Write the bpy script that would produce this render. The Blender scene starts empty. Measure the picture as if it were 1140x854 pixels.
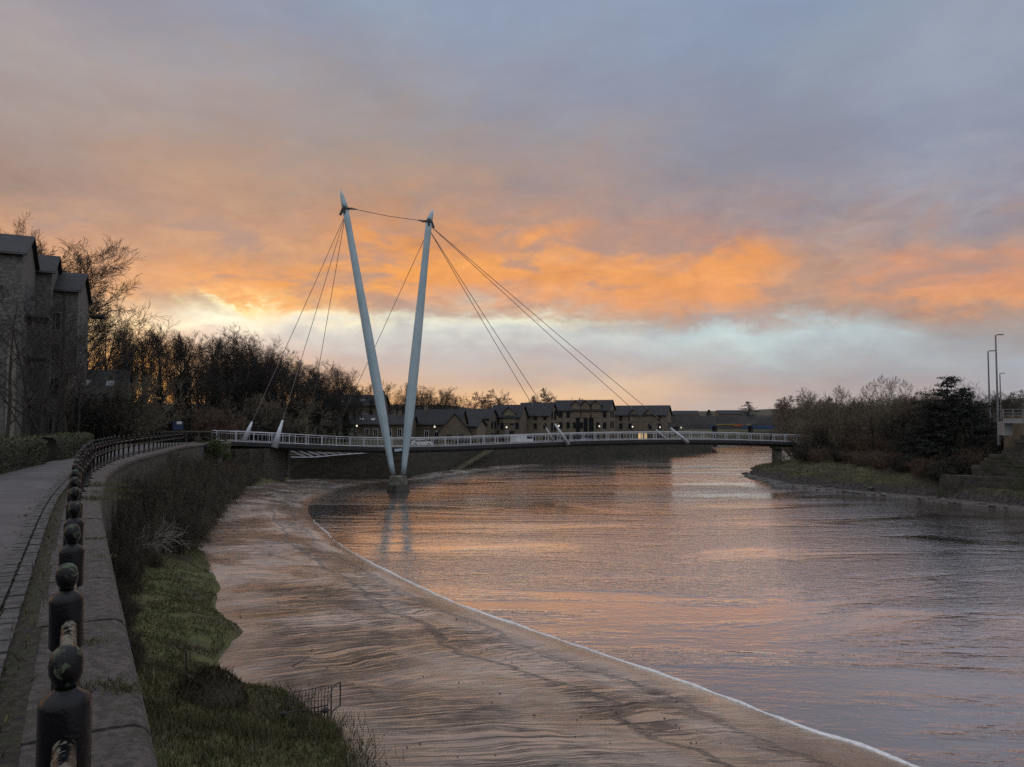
import bpy, bmesh, math, random
from mathutils import Vector, Matrix, noise
from mathutils.geometry import tessellate_polygon
R = math.radians
sc = bpy.context.scene
COL = sc.collection
V = Vector

# ------------------------------------------------------------------ camera model (photo is 1140 x 854)
F_PX, HOR, EYE = 829.0, 465.0, 1.65
PITCH = math.atan((HOR - 427) / F_PX)
def ray(px, py):
    x = (px - 570) / F_PX; z = (427 - py) / F_PX
    return V((x, math.cos(PITCH) - z * math.sin(PITCH), math.sin(PITCH) + z * math.cos(PITCH)))
def at(px, py, Y):
    d = ray(px, py); t = Y / d.y
    return V((d.x * t, Y, EYE + d.z * t))
def gz(px, py, z):
    d = ray(px, py); t = (z - EYE) / d.z
    return V((d.x * t, d.y * t, z))
WATER = -7.35

# ------------------------------------------------------------------ object helpers
def tag(o, label=None, cat=None, group=None, kind=None):
    if label: o['label'] = label
    if cat: o['category'] = cat
    if group: o['group'] = group
    if kind: o['kind'] = kind
    return o
def empty(name, loc, label=None, cat=None, group=None, rz=0.0):
    o = bpy.data.objects.new(name, None); COL.objects.link(o)
    o.location = loc; o.rotation_euler = (0, 0, rz); o.empty_display_size = .3
    return tag(o, label, cat, group)
def origin_of(p):
    v = V((0, 0, 0))
    while p is not None:
        v += V(p.location); p = p.parent
    return v
class MB:
    def __init__(s): s.v = []; s.f = []; s.uv = None
    def quad(s, a, b, c, d):
        n = len(s.v); s.v += [V(a), V(b), V(c), V(d)]; s.f.append((n, n+1, n+2, n+3))
    def tri(s, a, b, c):
        n = len(s.v); s.v += [V(a), V(b), V(c)]; s.f.append((n, n+1, n+2))
    def box(s, c, size, rz=0.0, M=None):
        hx, hy, hz = size[0]/2, size[1]/2, size[2]/2
        n = len(s.v); c = V(c); cr, sr = math.cos(rz), math.sin(rz)
        for x, y, z in ((-1,-1,-1),(1,-1,-1),(1,1,-1),(-1,1,-1),(-1,-1,1),(1,-1,1),(1,1,1),(-1,1,1)):
            p = V((x*hx, y*hy, z*hz))
            p = (M @ p) if M is not None else V((p.x*cr - p.y*sr, p.x*sr + p.y*cr, p.z))
            s.v.append(c + p)
        for q in ((0,3,2,1),(4,5,6,7),(0,1,5,4),(1,2,6,5),(2,3,7,6),(3,0,4,7)):
            s.f.append(tuple(n+i for i in q))
    def bar(s, a, b, w, h):
        a, b = V(a), V(b); d = b - a; L = d.length
        if L < 1e-6: return
        d.normalize(); up = V((0,0,1)) if abs(d.z) < .95 else V((0,1,0))
        x = d.cross(up).normalized(); z = x.cross(d)
        s.box((a+b)/2, (w, L, h), M=Matrix((x, d, z)).transposed())
    def tube(s, pts, rad, n=6, cap=True):
        k = len(pts); base = len(s.v); prev = None
        for i in range(k):
            a = pts[max(i-1, 0)]; b = pts[min(i+1, k-1)]; d = (b - a)
            d = d.normalized() if d.length > 1e-9 else V((0,0,1))
            if prev is None:
                u = V((0,0,1)) if abs(d.z) < .9 else V((1,0,0))
                x = d.cross(u).normalized()
            else:
                x = prev - d * prev.dot(d)
                x = x.normalized() if x.length > 1e-6 else d.orthogonal().normalized()
            prev = x; y = d.cross(x); r = rad[i] if isinstance(rad, (list, tuple)) else rad
            for j in range(n):
                t = 2*math.pi*j/n
                s.v.append(pts[i] + x*(r*math.cos(t)) + y*(r*math.sin(t)))
        for i in range(k-1):
            for j in range(n):
                a = base+i*n+j; b = base+i*n+(j+1) % n
                s.f.append((a, b, b+n, a+n))
        if cap:
            s.f.append(tuple(base+j for j in range(n))[::-1]); s.f.append(tuple(base+(k-1)*n+j for j in range(n)))
    def lathe(s, c, prof, n=14):
        c = V(c); base = len(s.v)
        for r, z in prof:
            for j in range(n):
                t = 2*math.pi*j/n; s.v.append(c + V((r*math.cos(t), r*math.sin(t), z)))
        for i in range(len(prof)-1):
            for j in range(n):
                a = base+i*n+j; b = base+i*n+(j+1) % n
                s.f.append((a, b, b+n, a+n))
        s.f.append(tuple(base+j for j in range(n))[::-1]); s.f.append(tuple(base+(len(prof)-1)*n+j for j in range(n)))
    def prism(s, poly, z0, z1):
        n = len(poly); b = len(s.v)
        s.v += [V((p[0], p[1], z0)) for p in poly] + [V((p[0], p[1], z1)) for p in poly]
        for i in range(n):
            j = (i+1) % n; s.f.append((b+i, b+j, b+n+j, b+n+i))
        s.f.append(tuple(range(b+n, b+2*n))); s.f.append(tuple(range(b, b+n))[::-1])
    def grid(s, rows):
        b = len(s.v); m = len(rows[0])
        for r in rows: s.v += [V(p) for p in r]
        for i in range(len(rows)-1):
            for j in range(m-1):
                a = b+i*m+j; s.f.append((a, a+1, a+m+1, a+m))
        return b
    def leaf(s, p, size, rng, nrm=None):
        a = V((rng.gauss(0,1), rng.gauss(0,1), rng.gauss(0,1)))
        if nrm is not None: a = a*.6 + nrm
        a.normalize(); x = a.orthogonal().normalized(); y = a.cross(x)
        t = rng.random()*6.283; x, y = x*math.cos(t)+y*math.sin(t), y*math.cos(t)-x*math.sin(t)
        w = size*rng.uniform(.6, 1.2)
        s.quad(p - x*w*.5, p + y*w*.35, p + x*w*.6, p - y*w*.35)
    def build(s, name, mat, parent=None, smooth=False, world=True, uvs=None):
        off = origin_of(parent) if (world and parent is not None) else V((0,0,0))
        me = bpy.data.meshes.new(name)
        me.from_pydata([tuple(p - off) for p in s.v], [], s.f)
        if uvs is not None:
            ul = me.uv_layers.new(name='flow')
            for l in me.loops: ul.data[l.index].uv = uvs[l.vertex_index]
        if smooth: me.polygons.foreach_set('use_smooth', [True]*len(me.polygons))
        me.materials.append(mat); me.update()
        o = bpy.data.objects.new(name, me); COL.objects.link(o)
        if parent is not None: o.parent = parent
        return o
def copy_tree(o, parent=None):
    c = o.copy(); COL.objects.link(c)
    if parent is not None: c.parent = parent
    for ch in [x for x in o.children]: copy_tree(ch, c)
    return c
def struct(o): o['kind'] = 'structure'; return o
def catmull(P, per=6):
    out = []; n = len(P)
    for i in range(n-1):
        p0 = P[max(i-1,0)]; p1 = P[i]; p2 = P[i+1]; p3 = P[min(i+2,n-1)]
        for k in range(per):
            t = k/per
            out.append(.5*((2*p1) + (p2-p0)*t + (2*p0-5*p1+4*p2-p3)*t*t + (3*p1-p0-3*p2+p3)*t**3))
    out.append(P[-1].copy()); return out
def resample(P, step):
    out = [P[0].copy()]; acc = 0.0
    for i in range(len(P)-1):
        a, b = P[i], P[i+1]; L = (b-a).length; d = step - acc
        while d <= L:
            out.append(a.lerp(b, d/L)); d += step
        acc = L - (d - step)
    return out
def sstep(a, b, x):
    t = max(0, min(1, (x-a)/(b-a))); return t*t*(3-2*t)
def lin(px):  # sRGB 0-255 triple to linear
    return tuple(((c/255)/12.92 if c/255 <= .04045 else ((c/255+.055)/1.055)**2.4) for c in px)

# ------------------------------------------------------------------ node helpers
class NT:
    def __init__(s, tree): s.t = tree; tree.nodes.clear()
    def n(s, typ, ins=None, **props):
        nd = s.t.nodes.new(typ)
        for k, v in props.items(): setattr(nd, k, v)
        for k, v in (ins or {}).items():
            sk = nd.inputs[k]
            if isinstance(v, bpy.types.NodeSocket): s.t.links.new(v, sk)
            else: sk.default_value = v
        return nd
    def m(s, op, a, b=0.0, c=0.0, clamp=False):
        return s.n('ShaderNodeMath', {0: a, 1: b, 2: c}, operation=op, use_clamp=clamp).outputs[0]
    def mr(s, v, a, b, c=0.0, d=1.0, smooth=True):
        return s.n('ShaderNodeMapRange', {0: v, 1: a, 2: b, 3: c, 4: d}, interpolation_type='SMOOTHSTEP' if smooth else 'LINEAR').outputs[0]
    def noise(s, vec, scale, detail=4.0, rough=.55, dist=0.0, out=0):
        return s.n('ShaderNodeTexNoise', {'Vector': vec, 'Scale': scale, 'Detail': detail, 'Roughness': rough, 'Distortion': dist}).outputs[out]
    def mix(s, f, a, b, mode='MIX'):
        nd = s.n('ShaderNodeMix', data_type='RGBA', blend_type=mode)
        for i, v in ((0, f), (6, a), (7, b)):
            if isinstance(v, bpy.types.NodeSocket): s.t.links.new(v, nd.inputs[i])
            else: nd.inputs[i].default_value = v if i == 0 else (*v, 1)
        return nd.outputs[2]
    def ramp(s, f, stops, interp='LINEAR'):
        nd = s.n('ShaderNodeValToRGB', {0: f}); cr = nd.color_ramp; cr.interpolation = interp
        while len(cr.elements) > 1: cr.elements.remove(cr.elements[-1])
        cr.elements[0].position = stops[0][0]; cr.elements[0].color = (*stops[0][1], 1)
        for p, c in stops[1:]:
            e = cr.elements.new(p); e.color = (*c, 1)
        return nd.outputs[0]
    def xyz(s, x, y, z=0.0): return s.n('ShaderNodeCombineXYZ', {0: x, 1: y, 2: z}).outputs[0]
    def vscale(s, v, sc_): return s.n('ShaderNodeVectorMath', {0: v, 1: sc_}, operation='MULTIPLY').outputs[0]
def newmat(name):
    m = bpy.data.materials.new(name); m.use_nodes = True
    return m, NT(m.node_tree)
def simple(name, c1, c2=None, rough=.7, scale=6.0, detail=5, lo=.4, hi=.62, bump=0.0, bscale=None, metal=0.0, aniso=None, c3=None, spec=.5, vary=0.0, emit=None):
    """two-tone noise material in object space; aniso scales the coordinates; c3 adds broad patches; vary = per object tint"""
    m, t = newmat(name)
    co = t.n('ShaderNodeTexCoord').outputs['Object']
    v = t.vscale(co, aniso) if aniso else co
    n1 = t.noise(v, scale, detail, .6)
    col = t.mix(t.mr(n1, lo, hi), c1, c2 or c1)
    if c3: col = t.mix(t.mr(t.noise(co, scale*.23, 3), .5, .68), col, c3)
    if vary:
        rnd = t.n('ShaderNodeObjectInfo').outputs['Random']
        col = t.mix(1.0, col, t.ramp(rnd, [(0, (1-vary,)*3), (.5, (1, 1-vary*.3, 1-vary*.5)), (1, (1+vary*.4, 1+vary*.35, 1+vary*.2))]), 'MULTIPLY')
    ins = {'Base Color': col, 'Roughness': rough, 'Metallic': metal, 'Specular IOR Level': spec}
    if bump:
        b = t.n('ShaderNodeBump', {'Height': t.noise(v, bscale or scale*3, 6, .65), 'Strength': min(1, bump), 'Distance': .03*max(1, bump)})
        ins['Normal'] = b.outputs[0]
    if emit: ins['Emission Color'] = (*emit[0], 1); ins['Emission Strength'] = emit[1]
    p = t.n('ShaderNodeBsdfPrincipled', ins)
    o = t.n('ShaderNodeOutputMaterial'); t.t.links.new(p.outputs[0], o.inputs[0])
    return m

# ------------------------------------------------------------------ camera
cam = bpy.data.cameras.new('camera'); co_ = bpy.data.objects.new('camera', cam); COL.objects.link(co_)
cam.sensor_width = 36; cam.lens = F_PX/1140*36; cam.clip_start = .05; cam.clip_end = 9000
co_.location = (0, 0, EYE); co_.rotation_euler = (R(90) + PITCH, 0, 0)
sc.camera = co_
sc.view_settings.view_transform = 'Standard'; sc.view_settings.look = 'None'; sc.view_settings.gamma = 1; sc.view_settings.exposure = 0
sc.cycles.use_denoising = False
sc.cycles.max_bounces = 5; sc.cycles.diffuse_bounces = 2; sc.cycles.glossy_bounces = 3; sc.cycles.transparent_max_bounces = 4
sc.cycles.caustics_reflective = False; sc.cycles.caustics_refractive = False

# ------------------------------------------------------------------ sky: low sun behind a bank of sunset cloud
SUN_AZ = math.atan((152-570)/F_PX); SUN_EL = R(2.2)
w = bpy.data.worlds.new('World'); sc.world = w; w.use_nodes = True
T = NT(w.node_tree)
def sky_world():
    d = T.n('ShaderNodeTexCoord').outputs['Generated']
    sx = T.n('ShaderNodeSeparateXYZ', {0: d})
    az = T.m('ARCTAN2', sx.outputs[0], sx.outputs[1])
    el = T.m('ARCSINE', sx.outputs[2])
    v = T.xyz(az, T.m('MULTIPLY', el, 2.3), 0.37)
    a1 = T.noise(v, 3.2, 7, .58); a2 = T.noise(T.n('ShaderNodeVectorMath', {0: v, 1: (7.3, 2.1, 5.0)}, operation='ADD').outputs[0], 2.6, 6, .55)
    amp = T.m('MINIMUM', T.m('MULTIPLY', T.m('MAXIMUM', el, .012), .95), .135)
    a3 = T.noise(T.xyz(az, T.m('MULTIPLY', el, 2.0), 21.0), 13.0, 8, .62, .6)
    el2 = T.m('ADD', el, T.m('MULTIPLY', T.m('ADD', T.m('SUBTRACT', a1, .5), T.m('MULTIPLY', T.m('SUBTRACT', a3, .5), .62)), amp))
    az2 = T.m('ADD', az, T.m('MULTIPLY', T.m('SUBTRACT', a2, .5), .5))
    TMAX = .62
    f = T.m('DIVIDE', el2, TMAX, clamp=True)
    def col(px, stops):
        out = []
        for y, c in stops:
            dd = ray(px, y); e = math.asin(dd.z/dd.length)
            out.append((max(0, min(1, e/TMAX)), lin(c)))
        out.sort(key=lambda q: q[0])
        return T.ramp(f, out), math.atan((px-570)/F_PX)
    cols = [
     col(60, [(0,(158,152,162)),(70,(170,160,158)),(150,(168,148,142)),(200,(165,140,128)),(235,(188,150,128)),(270,(203,156,126)),(310,(216,164,126)),(335,(236,188,142)),(352,(250,214,165)),(400,(248,185,125)),(440,(240,160,80))]),
     col(265, [(0,(154,158,174)),(90,(164,156,158)),(160,(172,150,140)),(200,(184,152,132)),(240,(192,150,126)),(275,(206,156,122)),(298,(230,160,104)),(316,(234,166,110)),(326,(246,190,125)),(333,(255,238,184)),(348,(255,252,226)),(362,(254,244,218)),(374,(228,210,196)),(400,(214,188,172)),(425,(228,188,155)),(445,(245,185,125))]),
     col(425, [(0,(148,160,180)),(80,(154,154,164)),(150,(162,148,144)),(200,(178,150,134)),(238,(204,152,116)),(262,(236,158,92)),(285,(248,166,86)),(318,(244,164,84)),(340,(236,182,128)),(354,(250,230,190)),(366,(240,232,212)),(382,(208,206,202)),(404,(200,188,184)),(425,(214,186,166)),(445,(240,190,140)),(462,(240,182,130))]),
     col(560, [(0,(146,159,182)),(80,(147,151,168)),(150,(154,148,154)),(200,(166,146,142)),(240,(186,148,130)),(262,(225,155,104)),(280,(246,168,96)),(310,(240,162,98)),(332,(218,164,132)),(350,(212,190,168)),(360,(236,236,214)),(372,(212,214,208)),(400,(194,188,188)),(420,(204,184,172)),(440,(232,196,160)),(462,(236,186,148))]),
     col(815, [(0,(142,158,182)),(90,(142,151,172)),(180,(147,146,158)),(240,(164,146,146)),(265,(186,146,132)),(290,(236,160,98)),(320,(232,160,108)),(345,(202,158,134)),(362,(180,166,162)),(378,(192,208,210)),(392,(196,208,208)),(412,(182,182,184)),(432,(188,168,162)),(452,(192,178,172)),(465,(196,180,172))]),
     col(945, [(0,(146,159,178)),(90,(144,153,170)),(150,(144,148,164)),(200,(150,150,164)),(250,(160,148,152)),(280,(176,148,140)),(305,(192,152,130)),(330,(192,150,128)),(350,(180,154,140)),(364,(182,180,178)),(380,(188,200,204)),(405,(176,180,184)),(430,(180,168,168)),(465,(180,170,166))]),
     col(1085, [(0,(151,159,178)),(90,(149,157,176)),(150,(144,150,168)),(200,(156,156,170)),(250,(160,150,156)),(280,(172,148,142)),(310,(214,152,120)),(332,(222,156,112)),(355,(172,146,136)),(380,(160,154,156)),(400,(168,172,180)),(430,(166,166,174)),(465,(168,160,162))]),
    ]
    c, prev = cols[0]
    for cc, a in cols[1:]:
        c = T.mix(T.mr(az2, prev + .08*(a-prev), a - .08*(a-prev)), c, cc); prev = a
    # away from the sunset: grey-blue cloud deck, brightened out of view as fill light
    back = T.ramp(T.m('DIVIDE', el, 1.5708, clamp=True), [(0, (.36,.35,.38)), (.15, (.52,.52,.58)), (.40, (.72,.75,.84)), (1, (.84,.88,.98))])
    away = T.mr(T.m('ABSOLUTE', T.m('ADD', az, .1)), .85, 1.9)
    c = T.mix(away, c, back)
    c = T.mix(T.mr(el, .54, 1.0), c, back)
    # small puffs and streaks in the cloud deck
    fine = T.noise(T.xyz(az, T.m('MULTIPLY', el, 3.0), 4.0), 9.0, 8, .6, .4)
    broad = T.noise(T.xyz(az, T.m('MULTIPLY', el, 2.2), 9.0), 4.2, 6, .55, .3)
    puff = T.noise(T.xyz(az, T.m('MULTIPLY', el, 2.2), 14.0), 20.0, 8, .62, .9)
    lowb = T.m('MULTIPLY', T.mr(el, .07, .12), T.mr(el, .34, .22))
    k = T.m('ADD', T.m('MULTIPLY', T.m('MULTIPLY', T.m('SUBTRACT', fine, .5), .34), T.mr(el, .50, .12, .35, 1.0)), T.m('MULTIPLY', T.m('SUBTRACT', broad, .5), .36))
    k = T.m('ADD', k, T.m('MULTIPLY', T.m('MULTIPLY', T.m('SUBTRACT', puff, .5), .58), T.m('ADD', .06, T.m('MULTIPLY', lowb, .80))))
    c = T.mix(1.0, c, T.n('ShaderNodeCombineColor', {0: T.m('ADD', 1.0, k), 1: T.m('ADD', 1.0, T.m('MULTIPLY', k, 1.05)), 2: T.m('ADD', 1.0, T.m('MULTIPLY', k, .8))}).outputs[0], 'MULTIPLY')
    # mauve shadow patches inside the orange band
    band = T.m('MULTIPLY', T.mr(el, .10, .16), T.mr(el, .30, .22))
    patch = T.mr(T.noise(T.xyz(az, T.m('MULTIPLY', el, 2.6), 2.0), 7.0, 6, .6, .5), .47, .63)
    c = T.mix(T.m('MULTIPLY', T.m('MULTIPLY', band, patch), T.m('SUBTRACT', .74, T.m('MULTIPLY', away, .7))), c, lin((172,144,136)))
    # the sun itself, low and veiled
    sd = V((math.sin(SUN_AZ)*math.cos(SUN_EL), math.cos(SUN_AZ)*math.cos(SUN_EL), math.sin(SUN_EL)))
    dt = T.n('ShaderNodeVectorMath', {0: d, 1: tuple(sd)}, operation='DOT_PRODUCT').outputs['Value']
    ang = T.m('ARCCOSINE', dt)
    c = T.mix(T.mr(ang, .075, .0, 0, .6), c, lin((255,176,80)))
    c = T.mix(T.mr(ang, .035, .008), c, (1.5, .8, .28))
    sky = T.n('ShaderNodeTexSky', sky_type='NISHITA', sun_disc=False, sun_elevation=SUN_EL, sun_rotation=SUN_AZ)
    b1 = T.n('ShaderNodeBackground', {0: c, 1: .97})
    b2 = T.n("ShaderNodeBackground", {0: sky.outputs[0], 1: .006})
    ad = T.n('ShaderNodeAddShader', {0: b1.outputs[0], 1: b2.outputs[0]})
    o = T.n('ShaderNodeOutputWorld'); T.t.links.new(ad.outputs[0], o.inputs[0])
sky_world()
sl = bpy.data.lights.new('sun', 'SUN'); sl.energy = .35; sl.angle = R(3); sl.color = (1, .62, .32)
so = bpy.data.objects.new('sun', sl); COL.objects.link(so)
so.rotation_euler = V((-math.sin(SUN_AZ)*math.cos(SUN_EL), -math.cos(SUN_AZ)*math.cos(SUN_EL), -math.sin(SUN_EL))).to_track_quat('-Z', 'Y').to_euler()
so.location = (-60, 120, 60)
# ================================================================== MATERIALS OF THE SETTING
def mat_water():
    m, t = newmat('river_water')
    co = t.n('ShaderNodeTexCoord').outputs['Object']
    w1 = t.noise(t.vscale(co, (.55, 1.25, 1)), .55, 3, .5, .6)
    w2 = t.noise(t.vscale(co, (.8, 1.7, 1)), 2.1, 4, .55, .8)
    w3 = t.noise(t.vscale(co, (1.0, 1.5, 1)), 7.0, 3, .5, .3)
    big = t.noise(t.vscale(co, (.45, 1.6, 1)), .09, 5, .62, .8)
    calm = t.mr(big, .40, .60, .40, 1.35)
    h = t.m('ADD', t.m('MULTIPLY', w1, .10), t.m('ADD', t.m('MULTIPLY', w2, .105), t.m('MULTIPLY', w3, .030)))
    w0 = t.noise(t.vscale(co, (.30, .85, 1)), .22, 4, .6, .8)
    h = t.m('MULTIPLY', t.m('ADD', h, t.m('MULTIPLY', w0, .08)), calm)
    b = t.n('ShaderNodeBump', {'Height': h, 'Strength': 1.0, 'Distance': .30})
    fo = t.noise(t.vscale(co, (1.6, 3.0, 1)), 5.0, 4, .6, .3)
    fp = t.mr(t.noise(t.vscale(co, (.5, 1.2, 1)), .16, 3, .5), .46, .60)
    sx = t.n('ShaderNodeSeparateXYZ', {0: co})
    near = t.m('MULTIPLY', t.mr(sx.outputs[1], 95, 25), t.mr(sx.outputs[0], 0, 14))
    fm = t.m('MULTIPLY', t.m('MULTIPLY', t.mr(fo, .615, .68), fp), t.m('MULTIPLY', near, .75))
    col = t.mix(fm, (.135, .092, .078), (.60, .59, .60))
    ro = t.m('ADD', .035, t.m('MULTIPLY', fm, .6))
    df = t.n('ShaderNodeBsdfDiffuse', {'Color': col})
    gl = t.n('ShaderNodeBsdfGlossy', {'Color': (1,1,1,1), 'Roughness': ro, 'Normal': b.outputs[0]})
    fr = t.n('ShaderNodeFresnel', {'IOR': 1.36, 'Normal': b.outputs[0]}).outputs[0]
    fac = t.m('MULTIPLY', t.m('MINIMUM', t.m('MULTIPLY', fr, 2.9), .95), t.m('SUBTRACT', 1.0, fm))
    p = t.n('ShaderNodeMixShader', {0: fac, 1: df.outputs[0], 2: gl.outputs[0]})
    o = t.n('ShaderNodeOutputMaterial'); t.t.links.new(p.outputs[0], o.inputs[0]); return m
def mat_mud():
    m, t = newmat('wet_mud')
    uv = t.n('ShaderNodeUVMap', uv_map='flow').outputs[0]
    co = t.n('ShaderNodeTexCoord').outputs['Object']
    sx = t.n('ShaderNodeSeparateXYZ', {0: uv})   # x = metres along the shore, y = 0 at the bank .. 1 at the water
    warp = t.noise(co, .30, 4, .55)
    al = t.m('ADD', sx.outputs[0], t.m('MULTIPLY', warp, .7)); ac = sx.outputs[1]
    rill = t.noise(t.xyz(t.m('MULTIPLY', al, 1.25), t.m('MULTIPLY', ac, 1.3), 0.0), 1.0, 3, .5, .1)
    rillb = t.noise(t.xyz(t.m('MULTIPLY', al, 3.1), t.m('MULTIPLY', ac, 2.4), 6.0), 1.0, 3, .5, .1)
    line = t.m('MAXIMUM', t.mr(t.m('ABSOLUTE', t.m('SUBTRACT', rill, .5)), .040, .006), t.m('MULTIPLY', t.mr(t.m('ABSOLUTE', t.m('SUBTRACT', rillb, .5)), .06, .01), .75))
    rill2 = t.noise(t.xyz(t.m('MULTIPLY', al, 8.0), t.m('MULTIPLY', ac, 9.0), 3.0), 1.0, 4, .6, .3)
    fine = t.noise(co, 9.0, 5, .65)
    # zones: rills are strong in the middle of the flat
    wz = t.noise(co, .16, 3, .5)
    zone = t.m('MULTIPLY', t.mr(t.m('ADD', ac, t.m('MULTIPLY', wz, .35)), .12, .36), t.mr(t.m('ADD', ac, t.m('MULTIPLY', wz, .22)), 1.05, .84))
    patchy = t.mr(t.noise(t.xyz(t.m('MULTIPLY', sx.outputs[0], .16), t.m('MULTIPLY', ac, 3.2), 11.0), 1.0, 4, .6, .6), .40, .58, .30, 1.0)
    zone = t.m('MULTIPLY', zone, patchy)
    # channels running along the shore
    acw = t.m('ADD', ac, t.m('MULTIPLY', t.m('SUBTRACT', t.noise(t.xyz(t.m('MULTIPLY', sx.outputs[0], .22), ac, 0.0), 1.0, 6, .68), .5), .34))
    ch1 = t.m('SUBTRACT', 1.0, t.mr(t.m('ABSOLUTE', t.m('SUBTRACT', acw, .57)), .002, .020))
    ch2 = t.m('SUBTRACT', 1.0, t.mr(t.m('ABSOLUTE', t.m('SUBTRACT', acw, .80)), .003, .022))
    chn = t.m('MAXIMUM', ch1, t.m('MULTIPLY', ch2, .8))
    rz = t.mr(rill, .40, .60)
    h = t.m('ADD', t.m('MULTIPLY', t.m('MULTIPLY', rz, .05), t.m('ADD', .10, zone)), t.m('MULTIPLY', rill2, .012))
    h = t.m('SUBTRACT', h, t.m('MULTIPLY', t.m('MULTIPLY', line, .07), t.m('ADD', .15, zone)))
    h = t.m('ADD', h, t.m('MULTIPLY', fine, .014))
    h = t.m('SUBTRACT', h, t.m('MULTIPLY', chn, .07))
    b = t.n('ShaderNodeBump', {'Height': h, 'Strength': 1.0, 'Distance': 1.0})
    dark = t.m('MAXIMUM', t.m('MULTIPLY', t.m('MULTIPLY', line, t.m('ADD', .22, t.m('MULTIPLY', zone, .78))), .97), t.m('MULTIPLY', chn, .85))
    col = t.mix(t.mr(t.noise(co, .5, 5, .6), .35, .65), (.245, .178, .125), (.180, .134, .102))
    gp = t.noise(t.xyz(t.m('MULTIPLY', al, .16), t.m('MULTIPLY', ac, 3.0), 2.0), 1.0, 5, .6, .4)
    col = t.mix(t.m('MULTIPLY', t.mr(gp, .44, .66), .8), col, (.13,.098,.080))
    col = t.mix(dark, col, (.040, .032, .028))
    peb = t.mr(t.noise(co, 26.0, 2, .5), .66, .72)
    col = t.mix(t.m('MULTIPLY', peb, .5), col, (.08, .07, .06))
    wet = t.noise(t.xyz(t.m('MULTIPLY', al, .25), t.m('MULTIPLY', ac, 2.0), 7.0), 1.0, 4, .6)
    ro = t.m('ADD', t.m('MULTIPLY', t.mr(wet, .38, .60, .09, .34), t.mr(ac, 1.0, .84, .45, 1.0)), t.m('MULTIPLY', dark, .25))
    df = t.n('ShaderNodeBsdfDiffuse', {'Color': col, 'Normal': b.outputs[0]})
    gl = t.n('ShaderNodeBsdfGlossy', {'Color': (1,.94,.87,1), 'Roughness': ro, 'Normal': b.outputs[0]})
    fr = t.n('ShaderNodeFresnel', {'IOR': 1.42, 'Normal': b.outputs[0]}).outputs[0]
    fac = t.m('MULTIPLY', t.m('MINIMUM', t.m('MULTIPLY', fr, 2.0), .85), t.m('SUBTRACT', 1.0, t.m('MULTIPLY', dark, .72)))
    p = t.n('ShaderNodeMixShader', {0: fac, 1: df.outputs[0], 2: gl.outputs[0]})
    o = t.n('ShaderNodeOutputMaterial'); t.t.links.new(p.outputs[0], o.inputs[0]); return m
M = {}
M['water'] = mat_water(); M['mud'] = mat_mud()
M['foam'] = simple('foam', (.80,.80,.80), (.62,.62,.62), .6, 9, bump=.6)
M['asphalt'] = simple('tarmac', (.074,.068,.069), (.100,.092,.093), .8, 1.4, 8, bump=.35, bscale=90, c3=(.058,.055,.056))
M['land'] = simple('rough_ground', (.035,.042,.020), (.060,.052,.030), .95, .8, 6, bump=.6)
M['turf'] = simple('mossy_turf', (.056,.068,.018), (.104,.102,.034), .95, 3.2, 9, .36, .62, bump=1.0, bscale=26, c3=(.060,.047,.030))
M['bankgrass'] = simple('bank_grass', (.040,.042,.018), (.075,.068,.032), .95, .55, 9, bump=1.0, bscale=4, c3=(.045,.036,.026))
M['bed'] = simple('river_bed', (.10,.08,.06), (.13,.10,.08), .8, 1)
M['stone'] = simple('coping_stone', (.070,.062,.058), (.150,.130,.122), .85, 14, 10, .38, .60, bump=1.0, bscale=110, c3=(.075,.072,.054), vary=.2)
M['sett'] = simple('sett_stone', (.045,.042,.042), (.100,.093,.090), .75, 9, 6, bump=.6, bscale=40)
M['soil'] = simple('gutter_soil', (.022,.019,.013), (.066,.058,.038), .95, 16, 8, bump=1.0, bscale=60, c3=(.040,.044,.018))
M['masonry'] = simple('dark_masonry', (.040,.036,.030), (.085,.076,.060), .9, 2.2, 6, bump=.9, bscale=6, aniso=(1,1,2.2))
M['blade'] = simple('grass_blades', (.056,.058,.020), (.108,.096,.042), .9, 1.6, 5)
M['straw'] = simple('dead_grass', (.150,.120,.065), (.095,.080,.042), .9, 2.0, 5)
def mat_bank():
    m, t = newmat('river_bank')
    co = t.n('ShaderNodeTexCoord').outputs['Object']; z = t.n('ShaderNodeSeparateXYZ', {0: co}).outputs[2]
    n1 = t.noise(co, .6, 8, .62); n2 = t.noise(co, 2.6, 7, .65)
    g = t.mix(t.mr(n1, .38, .62), (.042,.045,.018), (.090,.080,.036)); g = t.mix(t.mr(t.noise(co, .22, 4), .5, .66), g, (.044,.035,.025))
    soil = t.mix(t.mr(n2, .4, .6), (.022,.018,.015), (.062,.053,.046))
    low = t.mr(t.m('ADD', z, t.m('MULTIPLY', t.m('SUBTRACT', n2, .5), 1.6)), -5.9, -6.5)
    mudf = t.mr(z, -7.0, -7.2)
    c = t.mix(mudf, t.mix(low, g, soil), (.105,.088,.078))
    b = t.n('ShaderNodeBump', {'Height': n2, 'Strength': 1.0, 'Distance': .35})
    p = t.n('ShaderNodeBsdfPrincipled', {'Base Color': c, 'Roughness': t.m('SUBTRACT', .95, t.m('MULTIPLY', mudf, .5)), 'Normal': b.outputs[0]})
    o = t.n('ShaderNodeOutputMaterial'); t.t.links.new(p.outputs[0], o.inputs[0]); return m
M['riverbank'] = mat_bank()
M['hill'] = simple('hillside', (.030,.034,.018), (.048,.044,.026), .95, .05, 8)

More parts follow.
